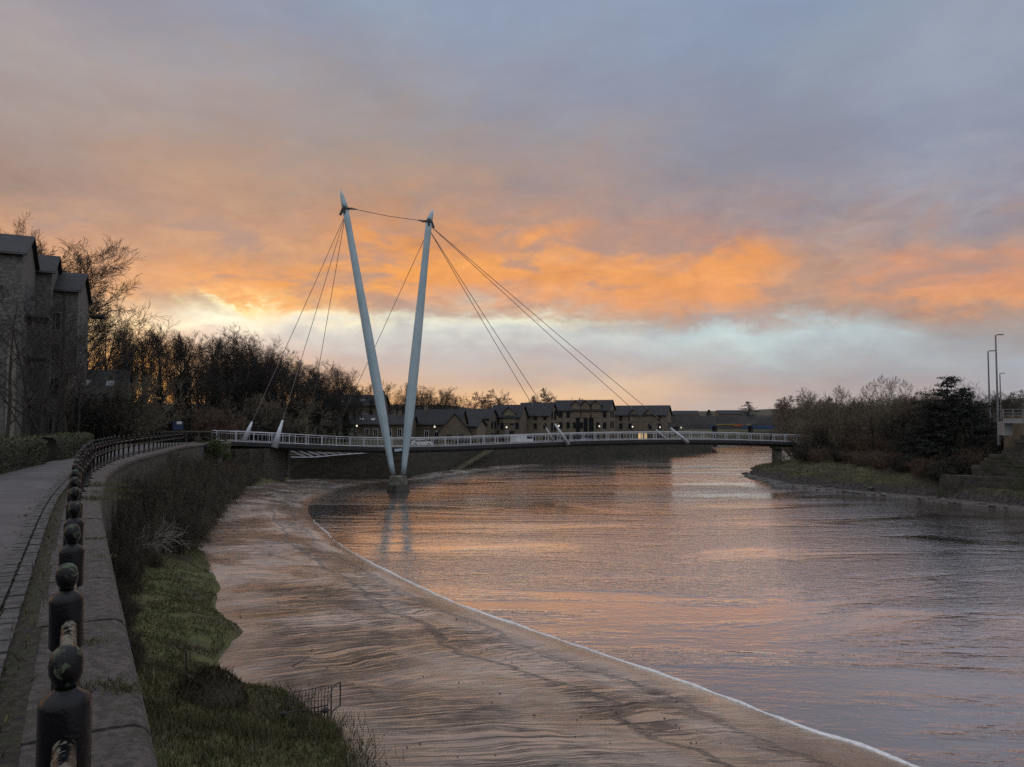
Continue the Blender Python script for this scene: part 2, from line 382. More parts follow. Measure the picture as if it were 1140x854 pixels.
# ================================================================== RIVERSIDE LINES
def zp(Y): return -.15*sstep(18, 36, Y) - .10*sstep(36, 52, Y) - .80*sstep(50, 86, Y)
FEN = catmull([V(p+(0,)) for p in ((3.0,-5.2),(1.75,-3),(-1.266,2.15),(-5.83,10),(-8.67,15),(-11.3,20),(-12.85,23),(-16.8,32),(-20,42),(-22.6,50),(-24.6,58),(-27.6,68),(-31.6,83))], 10)
def cum(P):
    o = [0.0]
    for i in range(1, len(P)): o.append(o[-1] + (P[i]-P[i-1]).length)
    return o
def offset(P, d):  # + = to the right (river side)
    out = []
    for i in range(len(P)):
        t = P[min(i+1, len(P)-1)] - P[max(i-1, 0)]; t.z = 0; t.normalize()
        out.append(P[i] + V((t.y, -t.x, 0))*d)
    return out
def with_z(P, dz=0.0): return [V((p.x, p.y, zp(p.y)+dz)) for p in P]
def x_at(P, Y):
    for i in range(len(P)-1):
        if P[i].y <= Y <= P[i+1].y: return P[i].x + (P[i+1].x-P[i].x)*(Y-P[i].y)/max(1e-6, P[i+1].y-P[i].y)
    return P[0].x if Y < P[0].y else P[-1].x
WALLOUT = offset(FEN, .37)
FENF = resample(FEN, .5)

# quay wall foot line
QUAY = [V(p+(0,)) for p in ((-31.6,83),(-36.5,90),(-33.0,96),(-25.5,102),(-15.6,109),(-9.6,128),(-1.2,139),(13,156),(26,169),(42.7,187),(54,201.6),(58,208),(60,218),(66,250),(76,300),(90,400),(100,900))]
def quay_top(Y): return -3.35 - 1.35*sstep(105, 200, Y)
def xr(Y):
    if Y <= 83: return x_at(WALLOUT, Y) - .35
    Q = [V((-31.9,83,0))] + QUAY[2:]
    return x_at(Q, Y) - .3
def land_z(x, Y):
    r = xr(Y); d = r - x
    z = zp(Y)
    if Y > 83:
        k = sstep(83, 99, Y)
        z = (1-k)*zp(85) + k*quay_top(Y)
    hill = sstep(112, 190, Y)*sstep(-18, -75, x)*6.0 + sstep(210, 330, Y)*sstep(20, -60, x)*4 + sstep(330, 900, Y)*8
    base_l = sstep(20, 45, d)*sstep(83, 99, Y)*sstep(40, -40, x)*2.6
    return z + hill + base_l
def land():
    Ys = [-30,-20,-12] + [-6+2.5*i for i in range(36)] + [84+4*i for i in range(33)] + [220,235,250,270,290,320,360,420,500,620,760,900]
    ds = [0,.6,1.5,3,5,8,12,17,24,32,42,55,72,95,125,165,220,300,420,600,900]
    mb = MB(); rows = []
    for Y in Ys:
        r = xr(Y); row = []
        for d in ds:
            x = r - d; z = land_z(x, Y) - (.05 if d < 40 and Y < 90 else 0)
            if d > 45: z += .8*noise.noise(V((x*.03, Y*.03, 1)))
            row.append(V((x, Y, z)))
        rows.append(row)
    mb.grid(rows)
    struct(mb.build('ground', M['land'], smooth=True))
land()
# bed sheet reaching the horizon and the river
mb = MB(); mb.grid([[V((x, y, -9.6)) for x in (-4000,-800,-100,0,100,800,4000)] for y in (-600,-100,0,100,300,900,6000)])
struct(mb.build('river_bed', M['bed']))
mb = MB(); mb.grid([[V((x, y, WATER)) for x in (-60,0,60,120,240,500)] for y in (-80,0,60,120,200,300,480)])
struct(mb.build('river', M['water']))
# far bank across the river and distant hills
mb = MB(); rows = []
for Y, z in ((292,-8.5),(296,-4.5),(304,-3.2),(340,-2.8),(420,-2),(700,2),(1200,6)):
    rows.append([V((x, Y + .04*x*(1 if Y < 400 else 0), z)) for x in (40,70,100,140,200,300,500,900,1600)])
mb.grid(rows); struct(mb.build('far_bank', M['bankgrass'], smooth=True))
rng = random.Random(5)
def ridge(name, Y, x0, x1, hfun, thick=260):
    mb = MB(); n = 90; rows = [[], [], [], []]
    for i in range(n+1):
        x = x0 + (x1-x0)*i/n; h = hfun(x)
        for k, (dy, f) in enumerate(((-thick, 0), (-thick*.45, .62), (0, 1), (thick, .1))):
            rows[k].append(V((x, Y+dy, -6 + (h+6)*f + (1.2*noise.noise(V((x*.02, dy*.02, 4))) if k else 0))))
    mb.grid(rows); struct(mb.build(name, M['hill'], smooth=True))
ridge('hills', 900, -900, 1500, lambda x: 1.65 + 900/F_PX*(7 + 5*sstep(240, 420, x) + 18*sstep(500, 720, x)) + 2.2*noise.noise(V((x*.012, 0, 0))) + 1.2*noise.noise(V((x*.05, 3, 0))))

# ================================================================== MUD FLAT, BANK, FOAM
def g1(px, py, z=-4.35): return gz(px, py, z)
PAIR = [(V((5,-2,-4.35)), V((26,-3,WATER))), (V((-.5,9,-4.35)), V((15.5,11,WATER))),
 (g1(385,854), g1(1010,850,WATER)), (g1(374,825), g1(900,812,WATER)), (g1(345,797), g1(800,773,WATER)), (g1(300,773), g1(720,745,WATER)),
 (g1(254,768), g1(650,721,WATER)), (g1(240,735), g1(600,704,WATER)), (g1(263,702), g1(550,687,WATER)), (g1(237,680), g1(500,668,WATER)),
 (g1(240,655), g1(450,645,WATER)), (g1(226,620), g1(410,625,WATER)), (g1(213,600), g1(375,603,WATER)), (g1(222,572), g1(348,578,WATER)),
 (g1(236,558,-4.5), g1(343,565,WATER)), (g1(256,546,-4.8), g1(350,555,WATER)), (g1(285,540,-5.4), g1(370,547.5,WATER)), (g1(325,534,-6.2), g1(400,540,WATER)),
 (V((-24.5,103.5,-6.7)), g1(432,536,WATER)), (V((-15.2,111,-6.9)), g1(470,532.5,WATER)), (V((-9.4,129,-7.0)), g1(530,525.5,WATER)), (V((0,140.5,-7.15)), g1(605,517.5,WATER))]
PA = catmull([p[0] for p in PAIR], 10); PB = catmull([p[1] for p in PAIR], 10)
FOOT = [(gz(px, py, -5.2).x, gz(px, py, -5.2).y) for px, py in ((402,778),(424,771),(440,769),(436,778))]
def mud():
    mb = MB(); uv = []; rows = []; m = 60; s = 0.0
    for i in range(len(PA)):
        a, b = PA[i], PB[i]
        if i: s += ((a+b)/2 - (PA[i-1]+PB[i-1])/2).length
        row = []
        for j in range(-3, m+9):
            t = j/m; p = a.lerp(b, t)
            if t <= 1: p.z = a.z + (b.z-a.z)*(.85*t + .15*t*t)
            else: p.z = b.z - (t-1)*m*.06*.9
            if t < 0: p.z = a.z - .15*(-t*m) * .4
            amp = .10*min(1, max(0, t*4))*min(1, max(0, (1-t)*6))
            p.z += amp*noise.noise(V((p.x*.35, p.y*.35, 0))) + amp*.4*noise.noise(V((p.x*1.3, p.y*1.3, 5)))
            for fx, fy in FOOT:
                dd = math.hypot(p.x-fx, p.y-fy)
                if dd < .5: p.z -= .11*(1-dd/.5)
            if t < 1: p.z = max(p.z, WATER + .02 + .02*(1-t)) if t > .5 else p.z
            row.append(p); uv.append((s, t))
        rows.append(row)
    mb.grid(rows); struct(mb.build('mudflat', M['mud'], smooth=True, uvs=uv))
mud()
def foam():
    mb = MB(); P = []
    cr = random.Random(3)
    for p in [q_ for q_ in resample(PB, .35) if q_.y < 66]:
        w = .10 + .09*abs(noise.noise(V((p.x*.5, p.y*.5, 2))))*2 + .04*cr.random()
        w *= (1.25*sstep(60, 18, p.y) + .45)*(.55+.9*max(0, noise.noise(V((p.x*.12, p.y*.12, 6)))+.35))
        P.append((p, w))
    rows = []
    for i, (p, w) in enumerate(P):
        a = P[max(i-1,0)][0]; b = P[min(i+1,len(P)-1)][0]; d = (b-a).normalized(); n_ = V((d.y, -d.x, 0))
        o = .12*noise.noise(V((p.x*.8, p.y*.8, 9))) + .22*noise.noise(V((p.x*.21, p.y*.21, 4)))
        h = .018 + .02*cr.random()
        rows.append([p + n_*(o - w*.5) + V((0,0,-.01)), p + n_*(o - w*.15) + V((0,0,.012+h)), p + n_*(o + w*.2) + V((0,0,.012+h)), p + n_*(o + w*.5) + V((0,0,-.015))])
    mb.grid(rows); o = mb.build('foam_edge', M['foam'], smooth=True)
    tag(o, 'thin white line of foam where river meets mud', 'foam', kind='stuff')
foam()
BANK = []
def bank():
    mb = MB(); rows = []; m = 18
    for i in range(0, len(PA)-40):
        a = PA[i]; Y = a.y - 1.5
        w = V((x_at(WALLOUT, max(-5, Y)) - .15, max(-5, Y), 0)); zb = -3.1 - .7*sstep(30, 80, Y)
        row = []
        for j in range(m+3):
            t = j/m
            p = V((w.x+(a.x-w.x)*t, w.y+(a.y-w.y)*t, 0)); z = zb + (a.z-zb)*(t**1.15)
            lip = .10*sstep(.45, .9, t)
            if t > 1: z -= (t-1)*m*.16; lip = .06
            p.x += .16*noise.noise(V((p.x*1.1, p.y*1.1, 3)))*(1 if t > .7 else 0)
            p.z = z + lip + (.14*noise.noise(V((p.x*.8, p.y*.8, 0))) + .06*noise.noise(V((p.x*2.6, p.y*2.6, 0))))*min(1, t*3+.3)
            row.append(p)
        rows.append(row)
    mb.grid(rows); BANK.extend(rows)
    struct(mb.build('grass_bank', M['turf'], smooth=True))
bank()
def bank_pt(i, j, u, v):
    r0, r1 = BANK[i], BANK[i+1]
    return r0[j].lerp(r0[j+1], v).lerp(r1[j].lerp(r1[j+1], v), u)
def bank_grass():
    rg = random.Random(11); mb = MB(); mt = MB()
    for _ in range(52000):
        i = int(rg.random()**1.3*(len(BANK)-2)); j = rg.randrange(2, 18)
        p = bank_pt(i, j, rg.random(), rg.random())
        if p.y < 8 or p.y > 60: continue
        cl = noise.noise(V((p.x*1.2, p.y*1.2, 7)))
        tall = sstep(16.8, 14.5, p.y)
        h = (.045 + .06*rg.random()) + tall*(.04 + .13*max(0, cl+.25))*rg.uniform(.5, 1.2)
        if cl < -.25 and tall < .5: continue
        a = rg.random()*6.283; wd = .006 + .005*rg.random() + .0002*p.y
        d = V((math.cos(a), math.sin(a), 0)); l = V((rg.gauss(0,.35), rg.gauss(0,.35), 1)).normalized()*h
        (mt if (tall > .5 and rg.random() < .28) else mb).tri(p - d*wd, p + d*wd, p + l)
    tag(mb.build('turf_grass', M['blade']), 'short mossy green grass on the bank below the wall', 'grass', kind='stuff')
    tag(mt.build('dead_grass', M['straw']), 'straw coloured dead grass at the near end of the bank', 'dead grass', kind='stuff')
bank_grass()

# ================================================================== PATH, GUTTER, SETTS, COPING
def strip(name, P, d0, d1, dz, mat, y1=200, rows=2):
    a = with_z(offset(P, d0), dz); b = with_z(offset(P, d1), dz); mb = MB()
    mb.grid([[a[i].lerp(b[i], k/(rows-1)) for k in range(rows)] for i in range(len(P)) if P[i].y < y1])
    return struct(mb.build(name, mat, smooth=True))
strip('gutter', FENF, -.70, -.20, .004, M['soil'])
def path():
    mb = MB(); rows = []
    for p, q in zip(with_z(offset(FENF, -.655), .012), with_z(offset(FENF, -3.6), .012)):
        w = q
        if p.y > 21: # left edge drawn along the hedge foot
            k = sstep(21, 24, p.y); lx = -15.7 - (p.y-22.8)*.335 if p.y < 60 else -28.2-(p.y-60)*.3
            w = V((min(q.x*(1-k)+k*lx, p.x-1.0), q.y, q.z))
        rows.append([p.lerp(w, t) for t in (0, .25, .5, .75, 1)])
    mb.grid(rows); struct(mb.build('path', M['asphalt'], smooth=True))
path()
def setts():
    rg = random.Random(2); mb = MB()
    for off, wid in ((-.585, .14), (-.430, .13)):
        P = resample(with_z(offset(FEN, off)), .175)
        i = 0
        for k in range(len(P)-1):
            p, q = P[k], P[k+1]
            if p.y > 42 or p.y < -2: continue
            d = (q-p).normalized(); L = .165*rg.uniform(.90, .98)
            mb.box((p+q)/2 + V((0,0,.012+rg.uniform(-.006,.006))), (wid*rg.uniform(.88,1.0), L, .05), math.atan2(-d.x, d.y)+rg.uniform(-.03,.03))
    struct(mb.build('sett_edging', M['sett']))
setts()
def wall_and_coping():
    rg = random.Random(4)
    Pm = with_z(FENF)
    root = empty('retaining_wall', (-5.6, 9.5, 0), 'low curving stone river wall with flat coping slabs under the black railing', 'wall')
    mb = MB(); out = with_z(offset(FENF, .33)); n = len(FENF); rows = []
    for i in range(n):
        rows.append([V((out[i].x, out[i].y, out[i].z-.15 - k*.47 )) + V((.02*noise.noise(V((out[i].y*2, k, 0))), 0, 0)) for k in range(10)])
    mb.grid(rows); mb.build('stone_face', M['masonry'], root)
    mb = MB(); s = 0.0; S = cum(FENF); L0 = 0.0
    inner = with_z(offset(FENF, -.245)); outer = with_z(offset(FENF, .40))
    def pt(P, d):
        for i in range(n-1):
            if S[i] <= d <= S[i+1]: return P[i].lerp(P[i+1], (d-S[i])/(S[i+1]-S[i]))
        return P[-1]
    while L0 < S[-1]-.3:
        L = rg.uniform(.55, 1.05); a, b = L0+.006, min(L0+L-.006, S[-1])
        L0 += L
        dz = rg.uniform(-.010, .008); e = .05
        pr = [(0, -.16), (0, .0-.012), (.02, 0), (.46, .004), (.56, -.004), (.61, -.030), (.645, -.085), (.645, -.20)]
        rows = []
        for d in (a, (a+b)/2, b):
            A, B = pt(inner, d), pt(outer, d); row = []
            for x, z in pr:
                p = A.lerp(B, x/.645); p.z = A.z + z + dz + .006*noise.noise(V((p.x*3, p.y*3, 0))); row.append(p)
            rows.append(row)
        b0 = mb.grid(rows); m = len(pr)
        mb.f.append(tuple(b0+k for k in range(m))[::-1]); mb.f.append(tuple(b0+2*m+k for k in range(m)))
    mb.build('coping', M['stone'], root)
    # grass growing in the joints
    mb = MB()
    for (px, py, k) in ((118,541,2.0),(128,548,1.5),(112,556,1.6),(123,765,.7),(140,768,.6),(112,620,.5),(105,600,.5),(95,715,.5)):
        c = gz(px, py, 0)
        for _ in range(int(170*k)):
            p = c + V((rg.gauss(0,.16*k), rg.gauss(0,.09*k), .0)); a = rg.random()*6.28; h = .05*k*rg.uniform(.5,1.6)
            d = V((math.cos(a), math.sin(a), 0))*.006; mb.tri(p-d, p+d, p+V((rg.gauss(0,.02), rg.gauss(0,.02), h)))
    for q in resample(offset(FEN, -.31), .02):
        if 1.5 < q.y < 30 and rg.random() < .45:
            p = q + V((rg.gauss(0,.05), rg.gauss(0,.04), zp(q.y)+.01)); a = rg.random()*6.28; h = rg.uniform(.03,.11)
            d = V((math.cos(a), math.sin(a), 0))*.007; mb.tri(p-d, p+d, p+V((rg.gauss(0,.03), rg.gauss(0,.03), h)))
    tag(mb.build('joint_grass', M['blade']), 'tufts of grass growing in the gutter and the joints of the coping', 'grass tufts', kind='stuff')
wall_and_coping()

# ================================================================== RIGHT BANK
RB = [V(p) for p in ((37,120.5),(35.7,112),(35.6,99.5),(40,90),(46,81),(50,73),(58,60),(80,30),(120,-40),(300,-60),(600,200),(500,420),(300,420),(120,262),(96,205),(70,165),(47,129))]
def inside(p, P):
    c = False; n = len(P)
    for i in range(n):
        a, b = P[i], P[(i+1) % n]
        if (a.y > p.y) != (b.y > p.y) and p.x < (b.x-a.x)*(p.y-a.y)/(b.y-a.y)+a.x: c = not c
    return c
def pdist(p, P):
    m = 1e9; n = len(P)
    for i in range(n):
        a, b = P[i], P[(i+1) % n]; d = b-a; t = max(0, min(1, (p-a).dot(d)/d.length_squared)); m = min(m, (p-a-d*t).length)
    return m
def rb_z(x, y):
    p = V((x, y)); d = pdist(p, RB) * (1 if inside(p, RB) else -1)
    d += 1.0*noise.noise(V((x*.22, y*.22, 3)))
    z = -7.75 + .5*sstep(-2, .8, d) + 1.35*sstep(1.2, 2.2, d) + 1.2*sstep(2.5, 9, d) + 2.2*sstep(8, 20, d) + 4.2*sstep(18, 45, d)
    z += .35*noise.noise(V((x*.45, y*.45, 8)))*sstep(.5, 2.5, d)
    if d < -2: z -= .2*(-d-2)
    return max(z, -9.3) + (.16*noise.noise(V((x*.5, y*.5, 0))) + .09*noise.noise(V((x*1.7, y*1.7, 0))))*sstep(-.5, 3, d)
def right_bank():
    xs = [30+.75*i for i in range(45)] + [64+3*i for i in range(20)] + [126,140,160,200,260,340,480,700]
    ys = [20,35,45,55,60] + [64+.9*i for i in range(76)] + [134+4*i for i in range(20)] + [220,240,270,310,360,430]
    mb = MB(); mb.grid([[V((x, y, rb_z(x, y))) for x in xs] for y in ys])
    struct(mb.build('riverbank', M['riverbank'], smooth=True))
    rg = random.Random(8); g = MB()
    for _ in range(30000):
        x = rg.uniform(36, 60); y = rg.uniform(72, 126); z = rb_z(x, y)
        if z < -6.2 or z > -2: continue
        a = rg.random()*6.28; h = rg.uniform(.12, .4); d = V((math.cos(a), math.sin(a), 0))*.035; p = V((x, y, z-.02))
        g.tri(p-d, p+d, p+V((rg.gauss(0,.1), rg.gauss(0,.1), h)))
    tag(g.build('bank_grass', M['blade']), 'rough green grass on the opposite river bank', 'grass', kind='stuff')
right_bank()
# ================================================================== RAILING ON THE RIVER WALL
M['blackiron'] = None
def mat_iron(name, patch, amt):
    m, t = newmat(name)
    co = t.n('ShaderNodeTexCoord').outputs['Object']
    nrm = t.n('ShaderNodeNewGeometry').outputs['Normal']
    nz = t.n('ShaderNodeSeparateXYZ', {0: nrm}).outputs[2]
    n1 = t.noise(co, 16, 6, .6, .8)
    f = t.mr(t.m('ADD', n1, t.m('MULTIPLY', nz, .10)), amt, amt+.07)
    col = t.mix(f, (.004,.0044,.0055), patch)
    col = t.mix(t.m('MULTIPLY', f, t.mr(t.noise(co, 38, 3), .55, .62)), col, (.035,.028,.020))
    b = t.n('ShaderNodeBump', {'Height': t.noise(co, 60, 4), 'Strength': .35, 'Distance': .01})
    p = t.n('ShaderNodeBsdfPrincipled', {'Base Color': col, 'Roughness': t.m('ADD', .24, t.m('MULTIPLY', f, .4)), 'Normal': b.outputs[0], 'Specular IOR Level': .26})
    o = t.n('ShaderNodeOutputMaterial'); t.t.links.new(p.outputs[0], o.inputs[0]); return m
M['iron'] = mat_iron('black_painted_iron', (.07,.09,.06), .72)
M['finial'] = mat_iron('lichen_iron', (.075,.100,.060), .585)
M['rail'] = mat_iron('worn_iron', (.150,.138,.105), .545)
def fence():
    P = resample(FEN, 1.39); posts = [p for p in P if p.y > -4]
    # shift so that one post lands at Y = 2.15
    k = min(range(len(FEN)), key=lambda i: abs(FEN[i].y-2.15)); S = cum(FEN); s0 = S[k] % 1.39
    fine = resample(FEN, .01); posts = [fine[i] for i in range(int(s0*100), len(fine), 139)]
    posts = [p for p in posts if p.y < 53 and p.y > .2]
    root = empty('iron_railing', (posts[0].x, posts[0].y, 0), 'black cast iron railing with ball topped posts curving along the river wall', 'railing')
    b = MB(); r1 = MB(); r2 = MB()
    prof = [(.052,0),(.075,.0),(.075,.03),(.050,.05),(.036,.06),(.036,.40),(.052,.41),(.057,.42),(.057,.54),(.052,.55),(.036,.56),(.036,.610),(.060,.617),(.068,.628),(.068,.82),(.066,.834),(.054,.848),(.033,.860),(.026,.872)]
    fin = [(.030,.868),(.029,.878),(.037,.890),(.043,.907),(.045,.926),(.043,.945),(.036,.964),(.023,.977),(.006,.982)]
    b.lathe((0,0,0), prof, 20); f = MB(); f.lathe((0,0,0), fin, 18)
    post0 = b.build('post', M['iron'], root, smooth=True, world=False); f0 = f.build('ball_finial', M['finial'], post0, smooth=True, world=False)
    rg = random.Random(6)
    for i, p in enumerate(posts):
        o, q = post0, f0
        if i:
            o = post0.copy(); COL.objects.link(o); o.parent = root
            q = f0.copy(); COL.objects.link(q); q.parent = o
        o.location = V((p.x, p.y, zp(p.y))) - V(root.location); o.scale = (1,1,1.025); o.rotation_euler = (rg.gauss(0,.008), rg.gauss(0,.008), rg.random()*6.28)
    line = [p for p in resample(FEN, .35) if -4 < p.y < 53.5]
    r1.tube([V((p.x,p.y,zp(p.y)+.74)) for p in line], .030, 12); r2.tube([V((p.x,p.y,zp(p.y)+.48)) for p in line], .028, 12)
    r1.build('rail', M['rail'], root, smooth=True); r2.build('rail', M['rail'], root, smooth=True)
fence()

# ================================================================== VEGETATION
M['bark'] = simple('bark', (.020,.017,.014), (.040,.034,.027), .95, 3, 5)
M['twig'] = simple('twigs', (.024,.020,.016), (.042,.035,.028), .95, .6, 3)
M['twigwarm'] = simple('russet_twigs', (.120,.076,.052), (.085,.058,.043), .95, .5, 3)
M['twigol'] = simple('olive_twigs', (.110,.092,.062), (.155,.128,.090), .95, .5, 3)
M['brambletwig'] = simple('bramble_stems', (.050,.042,.031), (.082,.068,.050), .95, .8, 4)
M['ivy'] = simple('ivy_leaves', (.010,.014,.007), (.022,.027,.012), .75, 1.2, 4)
M['hedge'] = simple('hedge_leaves', (.040,.050,.018), (.070,.074,.026), .8, 1.6, 5)
M['hedgecore'] = simple('hedge_core', (.012,.014,.007), (.020,.020,.010), .95, 4, 3)
M['needle'] = simple('conifer_needles', (.008,.013,.009), (.018,.024,.014), .85, 1.4, 4)
M['shrubleaf'] = simple('bramble_leaves', (.048,.041,.025), (.082,.069,.042), .85, 1.3, 4)
M['bright'] = simple('bright_ivy', (.045,.070,.014), (.070,.090,.022), .8, 1.3, 4)
UP = V((0,0,1))
def rv(rg): return V((rg.gauss(0,1), rg.gauss(0,1), rg.gauss(0,1)))
def grow(tb, wb, p, d, L, r, lvl, P, rg):
    n = P['seg'][lvl]; st = L/n; pts = [p.copy()]; rad = [r]; wob = P['wob'][lvl]; up = P['up'][lvl]; last = lvl == P['max']
    for i in range(n):
        d = (d + rv(rg)*wob + UP*up).normalized(); p = p + d*st
        pts.append(p.copy()); rad.append(max(r*(1 - (i+1)/n*P['tap'][lvl]), P['rmin']))
    (tb if lvl == 0 else wb).tube(pts, rad, 7 if lvl == 0 else (4 if lvl == 1 else 3), cap=False)
    if last: return
    k = P['kids'][lvl]; s0 = P['start'][lvl]
    for j in range(k):
        f = s0 + (1-s0)*((j+rg.random())/k); x = min(f*n, n-.001); i = int(x); u = x-i
        q = pts[i].lerp(pts[i+1], u); t = (pts[i+1]-pts[i]).normalized()
        a = R(P['ang'][lvl]*rg.uniform(.65, 1.3)); side = t.cross(rv(rg)).normalized()
        cd = (t*math.cos(a) + side*math.sin(a)).normalized()
        cl = L*P['rat'][lvl]*rg.uniform(.6, 1.15)*(1 - P['fall'][lvl]*(f-s0)/(1-s0+1e-6))
        cr = max(rad[i]*(1-u)+rad[i+1]*u, P['rmin'])*P['rr'][lvl]
        grow(tb, wb, q, cd, cl, max(cr, P['rmin']), lvl+1, P, rg)
PT = dict(max=4, seg=(8,6,4,3,2), wob=(.045,.075,.075,.07,.06), up=(.10,.11,.07,.05,.04), tap=(.85,.85,.85,.8,.6), kids=(13,8,7,4), start=(.28,.15,.10,.08), ang=(40,36,34,30), rat=(.50,.58,.56,.72), fall=(.55,.35,.3,.25), rr=(.5,.55,.6,.7), rmin=.009)
def tree_mesh(name, seed, H, r, P, ivy=0.0, crown_mat='twig', leaves=0):
    """prototype tree standing at its own origin: an Empty with trunk, crown (and ivy)"""
    rg = random.Random(seed); tb, wb = MB(), MB()
    grow(tb, wb, V((0,0,-.4)), V((rg.gauss(0,.03), rg.gauss(0,.03), 1)), H*.93, r, 0, P, rg)
    root = empty(name, (0,0,0))
    tb.build('trunk', M['bark'], root, smooth=True); wb.build('crown', M[crown_mat], root)
    if ivy:
        iv = MB(); pts = tb.v
        for _ in range(int(3200)):
            q = pts[int(rg.random()*len(pts)*.72)]
            if q.z > H*ivy: continue
            k = .25 + .25*rg.random()*(1.3 - q.z/(H*ivy))
            iv.leaf(q + V((rg.gauss(0,k), rg.gauss(0,k), rg.uniform(-.8,.8))), .26, rg)
        for _ in range(900):
            q = wb.v[rg.randrange(len(wb.v))]
            if q.z < H*ivy*.9 and (q.x**2+q.y**2) < 3: iv.leaf(q + rv(rg)*.2, .22, rg)
        iv.build('ivy', M['ivy'], root)
    return root
def shrub_mesh(name, seed, mat, H, W, stems, P, leafn=0, leafmat=None, lsize=.10):
    rg = random.Random(seed); b = MB()
    for _ in range(stems):
        a = rg.random()*6.283; lean = rg.random()**.7*W
        p = V((math.cos(a)*lean*.35, math.sin(a)*lean*.35, -.3)); d = V((math.cos(a)*lean/H*.9, math.sin(a)*lean/H*.9, 1)).normalized()
        grow(b, b, p, d, H*rg.uniform(.55, 1.08), .035*H/2.5, 0, P, rg)
    root = empty(name, (0,0,0)); o = b.build('branches', M[mat], root)
    if leafn:
        l = MB()
        for _ in range(leafn): l.leaf(b.v[rg.randrange(len(b.v))] + rv(rg)*.10, lsize, rg)
        l.build('leaves', M[leafmat or 'shrubleaf'], root)
    return root
PS = dict(max=3, seg=(5,4,3,2), wob=(.09,.11,.11,.10), up=(.03,.04,.03,.02), tap=(.8,.8,.7,.5), kids=(9,6,4), start=(.15,.15,.15), ang=(40,45,45), rat=(.5,.55,.6), fall=(.4,.3,.3), rr=(.55,.6,.7), rmin=.008)
PT_round = dict(PT, ang=(52,42,38,34), rat=(.66,.60,.56,.72), start=(.18,.12,.1,.08), up=(.06,.07,.05,.03,.03), kids=(15,9,7,5), fall=(.5,.4,.3,.3))
PT_tall = dict(PT, ang=(32,34,33,30), rat=(.48,.56,.56,.7), start=(.30,.16,.10,.08), up=(.12,.14,.10,.06,.05), kids=(12,8,7,4))
PT_open = dict(PT, ang=(46,40,36,34), rat=(.62,.52,.52,.6), start=(.16,.22,.18,.12), up=(.04,.10,.08,.06,.04), kids=(9,6,5,4), wob=(.05,.09,.09,.08,.07), rmin=.008)
PROTO = {}
def proto(key, fn):
    PROTO[key] = fn; return fn
proto('tall_a', tree_mesh('bare_tree', 21, 17, .26, PT_tall, .55)); proto('tall_b', tree_mesh('bare_tree', 22, 17, .24, PT_tall, .72))
proto('tall_c', tree_mesh('bare_tree', 23, 17, .28, PT, .0)); proto('tall_d', tree_mesh('ivy_clad_tree', 24, 16, .25, PT_tall, .95))
proto('round_a', tree_mesh('bare_tree', 25, 13, .30, PT_round)); proto('round_b', tree_mesh('bare_tree', 26, 13, .30, PT_round, .5))
proto('far_a', tree_mesh('bare_tree', 27, 11, .22, dict(PT_round, kids=(12,7,6,4), rmin=.020), 0, 'twigwarm'))
proto('open_a', tree_mesh('bare_tree', 28, 11, .17, PT_open)); proto('open_b', tree_mesh('bare_tree', 29, 11, .15, PT_open, 0, 'twig'))
proto('sapling', tree_mesh('bare_tree', 30, 8, .09, dict(PT_tall, kids=(9,5,4,3), start=(.3,.2,.2,.2), rmin=.007), 0, 'twigol'))
proto('bush_dark', shrub_mesh('bare_shrub', 31, 'twig', 2.6, 2.3, 26, PS, 1200, 'shrubleaf', .09))
proto('bush_olive', shrub_mesh('bare_shrub', 32, 'twigol', 3.6, 3.0, 26, PS))
proto('bush_russet', shrub_mesh('bare_shrub', 33, 'twigwarm', 2.4, 2.4, 26, PS, 500, 'shrubleaf', .08))
proto('bramble', shrub_mesh('bramble_shrub', 34, 'brambletwig', 2.0, 2.4, 24, dict(PS, up=(-.10,-.05,-.03,0)), 6500, 'shrubleaf', .075))
proto('bramble_b', shrub_mesh('bramble_shrub', 35, 'brambletwig', 2.2, 2.2, 28, dict(PS, up=(-.06,-.05,-.03,0)), 4800, 'shrubleaf', .075))
proto('leafy', shrub_mesh('ivy_bush', 36, 'twig', 2.0, 1.8, 16, PS, 5200, 'ivy', .13))
USED = set()
DIM = {}
for k_, o_ in PROTO.items():
    zs, rs = [], []
    for c_ in o_.children:
        if c_.name.startswith('ivy'): continue
        for v_ in c_.data.vertices: zs.append(v_.co.z); rs.append(math.hypot(v_.co.x, v_.co.y))
    rs.sort(); zs.sort(); DIM[k_] = (zs[int(len(zs)*.999)], rs[int(len(rs)*.93)])
def fit(key, h, width=None):
    H, W = DIM[key]; sz = h/H; sx = sz if width is None else width/(2*W)
    return sx, sz
def put(key, loc, s=1.0, rz=0.0, label='', cat='tree', group=None, sz=None, name=None):
    o = PROTO[key]
    if key in USED: o = copy_tree(o)
    USED.add(key); o.location = loc; o.scale = (s, s, sz or s); o.rotation_euler = (0, 0, rz)
    if name: o.name = name
    o['label'] = label; o['category'] = cat
    if group: o['group'] = group
    elif 'group' in o.keys(): del o['group']
    return o
vr = random.Random(77)
def spot(px, Y): return V(((px-570)/F_PX*Y*1.0, Y, land_z((px-570)/F_PX*Y, Y)))
def hgt(py, Y, z0): return (HOR-py)/F_PX*Y + EYE - z0
